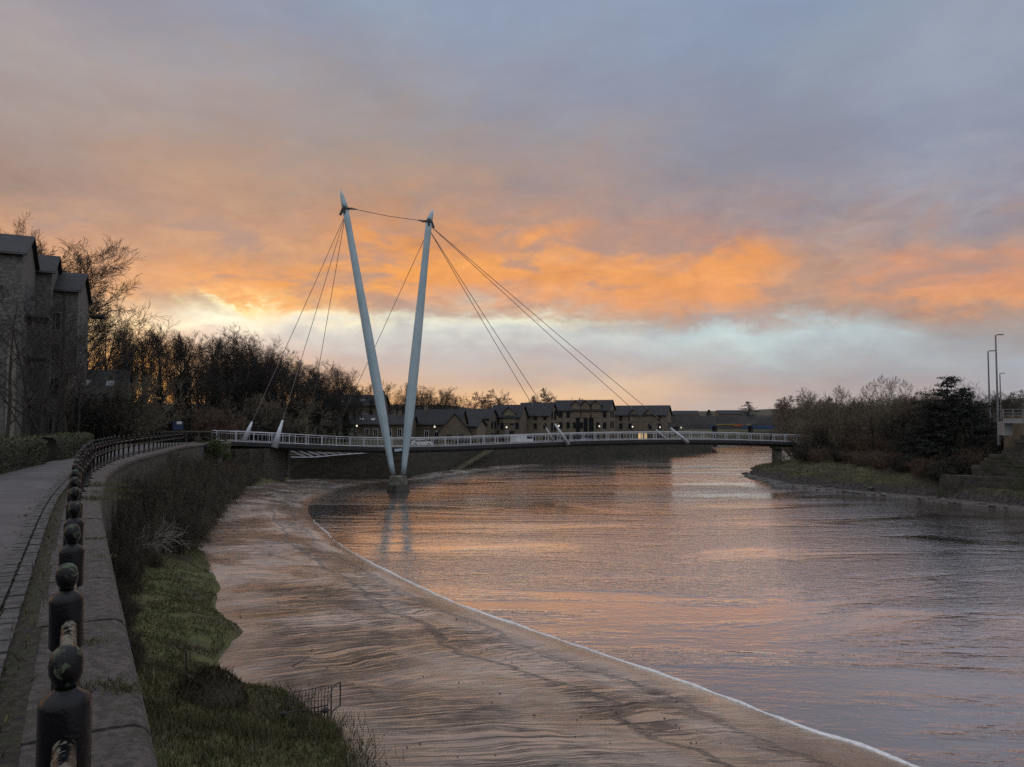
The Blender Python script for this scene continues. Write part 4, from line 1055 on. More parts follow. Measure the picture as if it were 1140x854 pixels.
M['glow'] = simple('lit_window', (.4,.3,.15), (.5,.36,.18), .4, 2, emit=((1,.66,.28), .55))
M['lampglow'] = simple('lamp_glow', (.9,.85,.7), (.9,.85,.7), .4, 2, emit=((1,.86,.66), .8))
M['lead'] = simple('lead_grey', (.14,.145,.155), (.18,.185,.195), .6, 3)
def window(root, face, u, z, w, h, W, mat='frame', pane='glass', deep=.12):
    """face 'long' = x=0 plane (u along y), face 'gable' = y=0 plane (u along x), local coordinates"""
    fr, pn = MB(), MB(); t = .09
    def P(a, d, zz): return V((-d, a, zz)) if face == 'long' else V((a, -d, zz))
    def S(a, d, zz): return (d, a, zz) if face == 'long' else (a, d, zz)
    for du in (-w/2+t/2, w/2-t/2): fr.box(P(u+du, .02, z), S(t, .14, h))
    fr.box(P(u, .02, z+h/2-t/2), S(w-2*t-.004, .135, t)); fr.box(P(u, .02, z-h/2+t/2), S(w-2*t-.004, .135, t)); 
    if w > .7: fr.box(P(u, .025, z), S(.05, .10, h-2*t-.004))
    pn.box(P(u, .0, z), S(w-.02, .06, h-.02))
    f = fr.build('window', M[mat], root, world=False); pn.build('pane', M[pane], f, world=False)
def block(name, origin, g, W, L, zb, ze, zr, label, wallmat='wall_quay', cat='building', wins=(), gwins=(), over=.28, extras=None, group=None, sky=(), chim=(), dorm=()):
    """origin = near corner of the gable end; g = unit vector along the gable; ze/zr heights above origin"""
    root = empty(name, (origin[0], origin[1], origin[2]), label, cat, group, math.atan2(g[1], g[0]))
    mb = MB(); b = 0
    prof = [(0,zb),(W,zb),(W,ze),(W/2,zr),(0,ze)]
    mb.v += [V((x,0,z)) for x,z in prof] + [V((x,L,z)) for x,z in prof]
    mb.f += [(0,1,2,3,4),(9,8,7,6,5),(0,4,9,5),(1,6,7,2),(4,3,8,9),(3,2,7,8)]
    mb.build('wall', M[wallmat], root, world=False)
    rf = MB(); th = .16; sl = (zr-ze)/(W/2)
    for s in (0, 1):
        xe = -over if s == 0 else W+over; zeo = ze - over*sl
        a = [(xe, zeo+.03), (W/2, zr+.03), (W/2, zr+th+.03), (xe, zeo+th+.03)]
        n = len(rf.v); y0, y1 = -over, L+over
        rf.v += [V((x,y0,z)) for x,z in a] + [V((x,y1,z)) for x,z in a]
        rf.f += [(n,n+1,n+2,n+3),(n+7,n+6,n+5,n+4),(n,n+3,n+7,n+4),(n+1,n+5,n+6,n+2),(n+3,n+2,n+6,n+7),(n,n+4,n+5,n+1)]
    roof = rf.build('roof', M['slate'], root, world=False)
    gt = MB(); gt.tube([V((-over-.05, -over, ze-over*sl+.06)), V((-over-.05, L+over, ze-over*sl+.06))], .07, 6); gt.build('gutter', M['darkframe'], roof, world=False)
    for (y, t, w, h) in sky:   # skylights on the visible slope
        x = -over + (W/2+over)*t; z = ze - over*sl + sl*(x+over) + th + .05; s_ = MB(); ang = math.atan(sl)
        s_.box((x, y, z), (h, w, .08), M=Matrix.Rotation(-ang, 3, 'Y')); s_.build('skylight', M['skyl'], roof, world=False)
    for (y, t, w, h) in chim:
        x = W/2 + t; c = MB(); c.box((x, y, zr+h/2-.3), (w, w*.8, h+.6)); c.box((x,y,zr+h+.04),(w*1.15,w*.95,.1))
        for k in (-.22,.22): c.lathe((x+k*w, y, zr+h+.09), [(.10,0),(.085,.32)], 8)
        c.build('chimney', M[wallmat], roof, world=False)
    for (y, w, zt, z0, mat_) in dorm:  # gabled wall dormers rising through the eaves on the long side
        d = MB(); hw = w/2; dep = W*.45
        q = [(y-hw,z0),(y+hw,z0),(y+hw,zt-hw*.9),(y,zt),(y-hw,zt-hw*.9)]; n = len(d.v)
        d.v += [V((-.10,a,z)) for a,z in q] + [V((dep,a,z)) for a,z in q]
        d.f += [(n,n+1,n+2,n+3,n+4)] + [(n+i, n+5+i, n+5+(i+1)%5, n+(i+1)%5) for i in range(5)]
        dd = d.build('dormer', M[mat_], root, world=False)
        r2 = MB()
        for s in (-1, 1):
            e = (y+s*(hw+.25), zt-hw*.9-.22); a_ = (y, zt+.04); n = len(r2.v)
            r2.v += [V((-.45,e[0],e[1])), V((-.45,a_[0],a_[1])), V((-.45,a_[0],a_[1]+.13)), V((-.45,e[0],e[1]+.13)), V((dep,e[0],e[1])), V((dep,a_[0],a_[1])), V((dep,a_[0],a_[1]+.13)), V((dep,e[0],e[1]+.13))]
            r2.f += [(n,n+1,n+2,n+3),(n+7,n+6,n+5,n+4),(n,n+3,n+7,n+4),(n+1,n+5,n+6,n+2),(n+3,n+2,n+6,n+7),(n,n+4,n+5,n+1)]
        r2.build('dormer_roof', M['slate'], dd, world=False)
    for wv in wins: window(root, 'long', *wv[:4], W, *(wv[4:]))
    for wv in gwins: window(root, 'gable', *wv[:4], W, *(wv[4:]))
    return root
def corner(px, Y): return V(((px-570)/F_PX*Y, Y, 0))
def zat(py, Y): return EYE + (HOR-py)/F_PX*Y
# --- flats on the left bank, gables to the river
def left_flats():
    g = V((-.46,.888,0)).normalized(); Y = 52; c = corner(20.5, Y); c.z = -.2
    ze, zr = zat(281.5, Y)+.2, zat(264, 56)+.2; W = 9.0
    wins = [(u, z, 1.0, 1.7, 'lead') for u in (2.2, 5.6, 9.0) for z in (1.8, 4.8, 7.8, 10.8)]
    gw = [(u, z, 1.1, 2.0, 'lead') for u in (2.3, 4.5, 6.7) for z in (1.9, 4.8, 7.7, 10.7)]
    r = block('apartment_block', c, g, W, 16, 0, ze, zr, 'tallest stone block of flats at the left edge, with a slate gable', 'wall_left', wins=wins, gwins=gw)
    for u in (.45, 3.9, 7.4):
        q = MB(); q.box((-.06, u, 3.6), (.16, .55, 7.2)); q.build('pale_pier', M['wall_quoin'], r, world=False)
    b = MB()
    for z in (3.3, 6.3, 9.3): b.box((2.3+2.2, -.75, z), (4.8, 1.4, .14)); [b.bar((x, -1.42, z+.07), (x, -1.42, z+1.1), .04, .04) for x in [2.1+.4*k for k in range(13)]]; b.bar((2.1,-1.42,z+1.1),(6.9,-1.42,z+1.1),.06,.06)
    b.build('balcony', M['darkframe'], r, world=False)
    g = V((-.40,.917,0)).normalized(); Y = 62; c = corner(84, Y); c.z = -.4
    ze, zr = zat(323.5, Y)+.4, zat(306.5, 65.5)+.4; W = 7.2
    wins = [(u, z, .9, 1.6, 'lead') for u in (1.6, 4.6, 7.6, 10.6) for z in (1.8, 4.6, 7.4, 10.0)]
    gw = [(u, z, 1.0, 1.7, 'lead') for u in (2.0, 5.0) for z in (1.8, 4.6, 7.4, 10.0)]
    r = block('apartment_block', c, g, W, 10.5, 0, ze, zr, 'lower stone block of flats with its gable end near the dark cottage', 'wall_left', wins=wins, gwins=gw)
    for u in (.4, 3.1, 6.1):
        q = MB(); q.box((-.06, u, 3.2), (.16, .7, 6.4)); q.build('pale_pier', M['wall_quoin'], r, world=False)
    dp = MB(); dp.tube([V((-.18,.95,0)), V((-.18,.95,ze-.2))], .06, 6); dp.build('drainpipe', M['darkframe'], r, world=False)
    cn = MB(); cn.box((W+.4, -.7, ze-1.2), (1.7, 1.2, .18)); cn.build('canopy', M['slate'], r, world=False)
    g = V((-.44,.9,0)).normalized(); Y = 60; c = corner(54, Y); c.z = -.4
    r = block('apartment_block', c, g, 6.0, 8, 0, zat(302, Y)+.4, zat(287, 63)+.4, 'narrow stone stair block set back between the two gabled blocks of flats', 'wall_left', wins=[(u, z, .8, 1.5, 'lead') for u in (1.6, 4.2) for z in (2, 5, 8, 11)])
    g = V((-.36,.93,0)).normalized(); Y = 74; c = corner(137, Y); c.z = -.6
    block('cottage', c, g, 7.5, 6.5, 0, zat(443, Y)+.6, zat(414, 77)+.6, 'dark stone cottage with two skylights beyond the end of the flats', 'wall_left', cat='house', wins=[(1.6,1.5,1,1.3,'darkframe'),(4.2,1.5,1,1.3,'darkframe')], sky=[(1.4,.5,.7,.9),(3.5,.5,.7,.9)])
left_flats()
# --- quay houses: small helper working from picture columns
def quay_block(name, pxc, Y, pxl, pxr, ye, yr, label, g=(.37,.93), wm='wall_quay', rows=(), gr=(), cat='building', **kw):
    g = V((g[0], g[1], 0)).normalized(); h = V((-g.y, g.x, 0)); z0 = quay_top(Y); c = corner(pxc, Y); c.z = z0 - .3
    k = (pxr-570)/F_PX; W = (k*c.y - c.x)/(g.x - k*g.y) if pxr != pxc else 7
    W = max(4.5, min(W, 10)); k = (pxl-570)/F_PX; L = (k*c.y - c.x)/(h.x - k*h.y); L = max(3, L)
    ze = zat(ye, Y) - c.z; zr = zat(yr, Y + g.y*W/2) - c.z
    return block(name, c, g, W, L, 0, ze, max(zr, ze+.8), label, wm, cat, over=kw.pop('over', .4), wins=[(u*L, z, w_, h_, *r) for u, z, w_, h_, *r in rows], gwins=[(u*W, z, w_, h_, *r) for u, z, w_, h_, *r in gr], **kw), W, L, ze, zr
def grid_w(us, zs, w, h, *r): return [(u, z, w, h, *r) for u in us for z in zs]
FL = (.999, .03)
# terraces straight behind the left span (front to the camera: gable vector nearly along +Y)
G0 = (.12, .99)
quay_block('terraced_house', 426, 168, 361, 427, 450, 440.5, 'long tall terrace with grey slate roof behind the left mast, upper row', G0, 'wall_terrace', grid_w((.30,.45,.70),(6.3,), 1.0, 1.7) + [(.62,6.3,1.1,1.7,'darkframe'),(.85,6.3,1.0,1.6)], cat='house', sky=[(5.0,.45,1.4,.8),(9.6,.30,.6,.6),(12,.3,.6,.6)], chim=[(.6,0,.9,.9),(6.5,0,.9,.9),(11,0,.9,.9)])
quay_block('terraced_house', 458, 150, 379, 459, 471.5, 463, 'low front terrace with white windows, left of the masts', G0, 'wall_terrace', [(u, 2.9, .95, 1.6) for u in (.16,.30,.50,.62,.80,.93)] + [(u,.9,.95,1.5) for u in (.5,.62,.8)], cat='house', sky=[(8.2,.5,.8,.7),(10.6,.5,.8,.7)], chim=[(3,0,.8,.8)])
r, W, L, ze, zr = quay_block('terraced_house', 377, 149, 345, 378, 473, 464.5, 'small house with two white dormers at the left end of the terrace', G0, 'wall_terrace', [(u, 2.6, .95, 1.5) for u in (.18,.50,.82)], cat='house')
for u in (.30, .80):
    d = MB(); y = L*u; z = ze+.6; q = [(y-.45,z-.8),(y+.45,z-.8),(y+.45,z+.5),(y+.2,z+.85),(y-.2,z+.85),(y-.45,z+.5)]
    d.v += [V((-.15,a,b)) for a,b in q] + [V((2.4,a,b)) for a,b in q]; d.f += [tuple(range(6)), *[(i,6+i,6+(i+1)%6,(i+1)%6) for i in range(6)]]
    o = d.build('dormer', M['frame'], r, world=False); pn = MB(); pn.box((-.17, y, z-.1), (.06,.55,.9)); pn.build('pane', M['glass'], o, world=False)
quay_block('terraced_house', 512, 152, 461, 513, 470.5, 456.5, 'broad house with a big dark slate roof, just right of the masts', (.25,.97), 'wall_terrace', [(.30,2.4,1.0,1.8),(.72,2.4,1.0,1.8),(.50,2.4,1.0,1.6)], cat='house', chim=[(8.2,0,.8,.9)])
# brown gable facing the camera next to it
c = corner(488, 150); c.z = quay_top(150)-.3
block('gabled_house', c, (1,.10), 6.6, 7, 0, 3.0, zat(461,150)-c.z, 'dark brown gable fronted house between the masts and the quay flats', 'wall_terrace', 'house', gwins=[(2.2,1.9,1.0,1.3,'darkframe'),(4.6,1.9,1.0,1.3,'darkframe')])
GQ = (.37,.93)
quay_block('quay_flats', 545, 164, 515, 551, 465, 456, 'leftmost stone quay flats with a plain slate roof and low porch', GQ, rows=[(.25,1.8,.9,1.4),(.55,1.8,.9,1.4),(.2,4.2,.7,1.4,'darkframe'),(.5,4.2,.7,1.4,'darkframe')], gr=grid_w((.3,.7),(2,4.6),1.0,1.6,'darkframe'))
quay_block('porch_house', 531, 157, 515, 535, 474, 467, 'low stone porch building with a lean slate roof before the leftmost flats', GQ, rows=[(.5,1.3,1.1,1.5,'darkframe')], gr=[(.5,1.3,1.4,1.6,'darkframe')])
r = quay_block('quay_flats', 579, 166, 547, 585, 463, 451.5, 'stone quay flats with two pointed wall gables under the slate roof', GQ, rows=grid_w((.10,.62),(1.8,4.4),.8,1.5,'darkframe')+[(.28,5.6,1.0,2.0,'darkframe'),(.80,5.6,1.0,2.0,'darkframe'),(.28,2.2,1.0,2.2,'darkframe'),(.80,2.2,1.0,2.2,'darkframe'),(.45,2.2,.5,2.6)], dorm=[(2.6,2.9,8.6,5.0,'wall_quay'),(7.2,2.9,8.4,5.0,'wall_quay')])
quay_block('quay_flats', 612, 169, 577, 620, 461.5, 449, 'stone quay flats with the dark gable end beside the left pair of cable sockets', GQ, rows=grid_w((.15,.45,.75),(1.8,4.4,6.4),.8,1.3,'darkframe'), gr=grid_w((.28,.72),(1.6,4.2,6.8),1.5,2.1,'darkframe'), sky=[(8.4,.62,.6,.6)])
quay_block('quay_flats', 678, 178, 617, 684, 456, 446, 'tall stone quay flats with three small pointed gables along the eaves', GQ, rows=grid_w((.08,.2,.5,.62,.74,.88),(1.8,4.6,7.2),.9,1.5,'darkframe')+[(.32,4,1.2,6.5,'darkframe'),(.42,4,1.0,6.5,'darkframe'),(.56,4,1.0,6.5,'darkframe')], gr=grid_w((.3,.7),(2,4.8,7.4),1.2,1.7,'darkframe'), dorm=[(3.2,2.2,10.6,6.5,'wall_quay'),(5.8,2.2,10.6,6.5,'wall_quay'),(8.2,2.2,10.6,6.5,'wall_quay')])
quay_block('quay_flats', 742, 190, 677, 747, 461.5, 452, 'rightmost stone quay flats with one lit window above the deck', GQ, rows=grid_w((.12,.28,.62,.78,.92),(1.8,4.4,6.6),.9,1.5,'darkframe')+[(.44,1.7,1.4,2.2,'darkframe','glow'),(.36,1.7,.9,2.2,'darkframe','glow')], gr=grid_w((.3,.7),(2,4.6),1.2,1.7,'darkframe'), dorm=[(4.5,2.2,8.8,5.6,'wall_quay'),(8.5,2.2,8.8,5.6,'wall_quay')])
# lamp standards along the quay, lit
def lamp(px, py, Y, label):
    p = V(((px-570)/F_PX*Y, Y, quay_top(Y)-.2)); zt = zat(py, Y); root = empty('quay_lamp', p, label, 'street lamp', 'lit lamps along the quay')
    mb = MB(); h = zt-p.z; mb.lathe((0,0,0), [(.11,0),(.11,.5),(.06,.6),(.05,h-.2)], 8); mb.build('pole', M['darkmetal'], root, world=False)
    mb = MB(); mb.lathe((0,0,h-.2), [(.08,0),(.15,.05),(.17,.25),(.08,.36)], 8); mb.build('lantern', M['lampglow'], root, world=False)
    mb = MB(); mb.lathe((0,0,h+.25), [(.27,0),(.05,.14)], 8); mb.build('lamp_cap', M['darkmetal'], root, world=False)
for px, py, Y, s in ((397.5,474,141,'by the low terrace left of the masts'),(484,475,141,'before the broad dark roofed house right of the masts'),(564,475.5,152,'in front of the two pointed wall gables'),(622,474,158,'beside the left pair of cable sockets'),(667,474.5,166,'before the tall flats with three small gables'),(704,475,174,'at the left of the lit window'),(734.5,475.5,180,'just left of the right pair of cable sockets'),(758,476,196,'right of the right pair of cable sockets')):
    lamp(px, py, Y, 'lit quay lamp ' + s)
# ================================================================== FAR BRIDGE, RIGHT BRIDGE END, LAMP POSTS
M['farconc'] = simple('far_concrete', (.060,.058,.060), (.085,.082,.083), .85, .3)
M['paleconc'] = simple('pale_concrete', (.20,.20,.20), (.27,.27,.26), .8, .8, 6)
M['lamppost'] = simple('lamp_post_grey', (.14,.15,.16), (.18,.19,.20), .5, 2, metal=.3)
M['stonewall_right'] = simple('mossy_wall_stone', (.034,.031,.023), (.072,.064,.050), .9, 1.1, 7, bump=.8, bscale=6, c3=(.036,.042,.016))
M['rock'] = simple('shore_rock', (.045,.042,.040), (.10,.092,.086), .7, 2.5, 6, bump=.7, bscale=8)
M['paint_y'] = simple('yellow_panel', (.30,.19,.04), (.34,.22,.05), .6, .6); M['paint_o'] = simple('orange_panel', (.30,.085,.025), (.34,.10,.03), .6, .6); M['paint_b'] = simple('blue_panel', (.030,.070,.15), (.04,.085,.17), .6, .6)
M['soffit'] = simple('lit_soffit', (.11,.090,.055), (.15,.12,.075), .85, 1)  # golden light on the bridge underside, put into the base colour
root = empty('road_bridge', at(808,475,285), 'flat dark road bridge crossing the river far upstream', 'bridge')
mb = MB(); a, b = at(744,469,270), at(878,469,300)
d = (b-a).normalized(); n_ = V((d.y,-d.x,0))
mb.bar(a+UP*.2, b+UP*.2, 9, 2.4); mb.build('deck_beam', M['farconc'], root)
mb = MB(); mb.bar(a+UP*1.7-n_*-4.3, b+UP*1.7+n_*4.3, .25, .5); mb.bar(a+UP*2.3+n_*4.3, b+UP*2.3+n_*4.3, .12, .12); mb.build('parapet', M['farconc'], root)
for t in (.06, .36, .66, .96):
    p = a.lerp(b, t); mb = MB(); mb.box((p.x, p.y, -5.6), (1.1, 1.6, 8.0), math.atan2(d.y, d.x)); mb.build('pier', M['farconc'], root)
# low market building with coloured fronts under/behind it
root = empty('shop_building', (80, 312, -3.2), 'low far shop front with orange, yellow and blue panels under the road bridge', 'shop')
mb = MB(); mb.box((85,316,-1.2),(56,8,4.0)); mb.build('wall', M['farconc'], root)
for (p0, p1, m_, z0, z1) in ((797,818,'paint_y',-1.4,.6),(816,828,'paint_o',-2.0,.9),(826,840,'paint_b',-3.0,-1.4),(842,862,'paint_b',-3.0,-1.6),(790,796,'paint_b',-3,-1.5),(829,836,'paint_y',-1.4,.2)):
    x0, x1 = (p0-570)/F_PX*311.8, (p1-570)/F_PX*311.8; mb = MB(); mb.box(((x0+x1)/2, 311.9, (z0+z1)/2), (x1-x0-.02, .12+.02*(p0 % 3), z1-z0)); mb.build('front_panel', M[m_], root)
# roofs of a far street beyond
for k, (p0, p1, y0, Y, lab) in enumerate(((700,752,458,330,'far row of slate roofs behind the rightmost quay flats'),(752,778,457.5,420,'far terrace roofs on the hillside left of the tiny conifer'),(800,826,457,420,'far terrace roofs on the hillside left of the pointed conifer'))):
    c = corner(p1, Y); c.z = -2; L = (p1-p0)/F_PX*Y
    block('terraced_house', c, (.05,1), 8, L, 0, max(3, zat(y0+4,Y)+2), max(5, zat(y0,Y)+2), lab, 'wall_terrace', 'house', wins=[(L*(i+.5)/6, 2.2, 1.0, 1.5) for i in range(6)])
# road bridge end on the right
root = empty('road_bridge_end', at(1135,480,78), 'concrete end of a road bridge with pale railing at the right edge', 'bridge')
a = at(1117,468.5,80); b = V((62.5,74,a.z)); d = (b-a).normalized(); n_ = V((d.y,-d.x,0))
mb = MB(); mb.bar(a+n_*0, b, 1.2, .50); mb.build('deck_edge', M['paleconc'], root)
mb = MB(); z0 = .28
for i in range(14):
    p = a.lerp(b, i/13); mb.bar(p+UP*z0, p+UP*(z0+.95), .07, .07)
for zz in (.95, .62, .32): mb.bar(a+UP*(z0+zz), b+UP*(z0+zz), .06, .06)
mb.build('railing', M['lamppost'], root)
mb = MB(); mb.box(at(1121,477,80)+V((.2,.6,0)), (.9,1.2,1.5)); mb.build('abutment', M['paleconc'], root)
mb = MB(); q = at(1137,484,84); mb.box(q, (2.0,3,4.2)); mb.build('soffit_wall', M['soffit'], root)
mb = MB(); p, q = at(1098,470,100), at(1117,466,82); [mb.bar(p.lerp(q,i/8)+UP*-.2, p.lerp(q,i/8)+UP*.9, .05,.05) for i in range(9)]; mb.bar(p+UP*.9, q+UP*.9, .06,.06); mb.bar(p+UP*.4, q+UP*.4, .04,.04); mb.build('approach_railing', M['lamppost'], root)
def lamp_post(px, top, Y, arm, label):
    x = (px-570)/F_PX*Y; z0 = max(rb_z(x, Y), -1.5) if Y < 140 else 0; zt = zat(top, Y); root = empty('street_lamp', (x, Y, z0), label, 'street lamp', 'street lamps of the road bridge'); h = zt-z0
    mb = MB(); mb.lathe((0,0,0), [(.17,0),(.17,1.2),(.12,1.3),(.075,h)], 10); mb.build('pole', M['lamppost'], root, world=False)
    mb = MB(); mb.bar((0,0,h-.03), (arm,0,h+.06), .08, .08); mb.box((arm+.30,0,h+.07), (.62,.26,.11)); mb.build('lamp_head', M['lamppost'], root, world=False)
lamp_post(1101.5, 391, 92, .25, 'shorter grey street lamp left of the tallest one, behind the conifer')
lamp_post(1110.5, 373, 86, .25, 'tallest grey street lamp near the right edge')
lamp_post(1114, 416, 125, .2, 'farthest and thinnest street lamp close behind the tallest one')

# stone wall stepping down to the river on the right
def right_wall():
    rg = random.Random(12); root = empty('river_wall', (50,80,-7.3), 'stepped mossy stone river wall below the road bridge end', 'wall')
    def course(mb, x0, y0, x1, y1, z, h, dep):
        L = math.hypot(x1-x0, y1-y0); ux, uy = (x1-x0)/L, (y1-y0)/L; s = 0
        while s < L-.2:
            w = min(rg.uniform(.5, 1.25), L-s); c = s+w/2; o = rg.uniform(-.05,.05)
            mb.box((x0+ux*c + uy*o, y0+uy*c - ux*o, z+h/2+rg.uniform(-.01,.01)), (w-.018, dep, h-.016), math.atan2(uy,ux)); s += w
    A = V((47.0,82.5)); B = V((62.5,66.5)); d = (B-A).normalized(); nrm = V((d.y,-d.x)); lo = MB()   # nrm points to the river/camera
    for k in range(7):
        a, b = A - nrm*.22*k - d*.0, B - nrm*.22*k; course(lo, a.x, a.y, b.x, b.y, -7.6+.42*k, .42, 1.4)
    lo.build('lower_steps', M['stonewall_right'], root)
    up = MB(); A2 = A - nrm*2.2 + d*2.8; B2 = B - nrm*2.2
    for k in range(11):
        a = A2 + d*max(0, (k-2)*.62 + rg.uniform(-.45,.45)); course(up, a.x, a.y, B2.x, B2.y, -4.8+.42*k, .42, .9)
    up.build('upper_wall', M['stonewall_right'], root)
right_wall()
def rocks():
    rg = random.Random(19); mb0 = []
    for v in range(3):
        mb = MB(); bm = bmesh.new(); bmesh.ops.create_icosphere(bm, subdivisions=2, radius=.5)
        for q in bm.verts: q.co *= 1 + .35*noise.noise(q.co*2.2 + V((v*5,0,0))); q.co.z *= .55
        me = bpy.data.meshes.new('shore_rock'); bm.to_mesh(me); bm.free(); me.materials.append(M['rock']); mb0.append(me)
    E = resample([V((p.x, p.y, 0)) for p in (RB[-1],)+tuple(RB[:6])], .9)
    for p in E:
        for _ in range(2):
            x, y = p.x + rg.gauss(.5,.9), p.y + rg.gauss(0,.9); z = rb_z(x, y)
            if z > -6.3: continue
            o = bpy.data.objects.new('shore_rock', rg.choice(mb0)); COL.objects.link(o); s = rg.uniform(.3, 1.1)
            o.location = (x, y, max(z, -7.45)+.02); o.scale = (s*rg.uniform(.8,1.5), s, s*rg.uniform(.6,1.1)); o.rotation_euler = (0,0,rg.random()*6)
            px = 570 + F_PX*x/y
            tag(o, 'dark rock at the waterline of the opposite bank ' + ('near its pointed tip' if px < 870 else 'below the green grass slope' if px < 960 else 'towards the stepped stone wall'), 'rock', 'rocks along the opposite shore')
rocks()
# slipway of pale mud left of the stone wall
# ================================================================== NOTICE, GATE AND PEOPLE AT THE PATH END
Y = 62; p = spot(199, Y); root = empty('notice_board', p, 'small blue and white notice on a post at the end of the path', 'sign')
mb = MB(); mb.lathe((0,0,0), [(.04,0),(.04,2.0)], 8); mb.build('post', M['darkmetal'], root, world=False)
mb = MB(); mb.box((0,-.05,1.45), (.85,.04,.75)); M['signblue'] = simple('sign_blue', (.012,.022,.075), (.016,.028,.085), .5, 2); mb.build('panel', M['signblue'], root, world=False)
mb = MB(); mb.box((.12,-.075,1.68), (.42,.02,.22)); mb.build('notice_heading', M['frame'], root, world=False)
a, b = V((-34,66,0)), V((-25.2,62.5,0)); root = empty('path_barrier', (a.x,a.y,zp(a.y)), 'long dark low rail across the end of the path', 'barrier')
mb = MB(); mb.bar(a+UP*(zp(66)+.98), b+UP*(zp(63)+.98), .12, .12); mb.build('top_rail', M['quaycap'], root)
mb = MB(); mb.bar(a+UP*(zp(66)+.5), b+UP*(zp(63)+.5), .06, .08); mb.build('lower_rail', M['darkmetal'], root)
for i in range(8):
    q = a.lerp(b, i/7); mb = MB(); mb.box(q+UP*(zp(q.y)+.44), (.10,.10,.96)); mb.build('post', M['darkmetal'], root)
def person(p, rz, coat, trouser, label, step=.16):
    root = empty('person', p, label, 'person', rz=rz)
    J = {'pel':(0,0,.95),'sp':(0,.01,1.15),'ch':(0,.0,1.38),'nk':(0,.01,1.50),'hd':(0,.03,1.62),'ht':(0,.02,1.72)}
    E = [('pel','sp'),('sp','ch'),('ch','nk'),('nk','hd'),('hd','ht')]; rad = {'pel':.15,'sp':.145,'ch':.165,'nk':.06,'hd':.095,'ht':.07}
    for s, k in ((-1,'l'),(1,'r')):
        J.update({k+'hip':(s*.09,0,.90),k+'kn':(s*.10,s*step*.6+.03,.50),k+'an':(s*.10,s*step-.02*s,.08),k+'toe':(s*.11,s*step+.14,.035),k+'sh':(s*.18,0,1.42),k+'el':(s*.24,-s*.08,1.15),k+'wr':(s*.23,-s*.10+.12,.93),k+'ha':(s*.22,-s*.10+.17,.84)})
        E += [('pel',k+'hip'),(k+'hip',k+'kn'),(k+'kn',k+'an'),(k+'an',k+'toe'),('ch',k+'sh'),(k+'sh',k+'el'),(k+'el',k+'wr'),(k+'wr',k+'ha')]
        rad.update({k+'hip':.10,k+'kn':.065,k+'an':.05,k+'toe':.045,k+'sh':.075,k+'el':.055,k+'wr':.045,k+'ha':.04})
    names = list(J); me = bpy.data.meshes.new('body'); me.from_pydata([J[k] for k in names], [(names.index(a), names.index(b)) for a, b in E], [])
    o = bpy.data.objects.new('body', me); COL.objects.link(o); o.parent = root; me.materials.append(trouser)
    m1 = o.modifiers.new('Skin', 'SKIN'); m2 = o.modifiers.new('Sub', 'SUBSURF'); m2.levels = 1; m2.render_levels = 1
    for i, k in enumerate(names):
        sv = me.skin_vertices[0].data[i]; sv.radius = (rad[k], rad[k]); sv.use_root = (k == 'pel')
    mb = MB(); mb.lathe((0,.0,0), [(.20,.80),(.21,.95),(.19,1.15),(.215,1.36),(.17,1.45),(.08,1.50)], 12)
    for s in (-1,1): mb.tube([V((s*.17,0,1.42)), V((s*.245,-s*.08,1.15)), V((s*.235,-s*.10+.11,.95))], [.095,.075,.062], 8)
    mb.build('coat', coat, root, smooth=True, world=False)
    mb = MB(); mb.lathe((0,.02,0), [(.105,1.60),(.112,1.67),(.085,1.74),(.02,1.765)], 10); mb.build('hair', M['bark'], root, smooth=True, world=False)
    mb = MB(); mb.lathe((0,.045,0), [(.055,1.53),(.085,1.58),(.09,1.65),(.05,1.70)], 10); mb.build('face', M['skin'], root, smooth=True, world=False)
M['skin'] = simple('skin', (.38,.24,.17), (.42,.27,.19), .6, 5); M['navy'] = simple('navy_coat', (.012,.018,.045), (.018,.025,.055), .8, 5); M['charcoal'] = simple('charcoal_cloth', (.02,.02,.022), (.03,.03,.032), .85, 5)
q = near_px(863); i = NE.index(q); person(q.lerp(FE[i], .45)+UP*.01, R(80), M['navy'], M['charcoal'], 'person in a navy coat walking on the footbridge near its right pier')
q = near_px(359); i = NE.index(q); person(q.lerp(FE[i], .5)+UP*.01, R(-70), M['charcoal'], M['charcoal'], 'person in dark clothes crossing the footbridge below the white dormers')

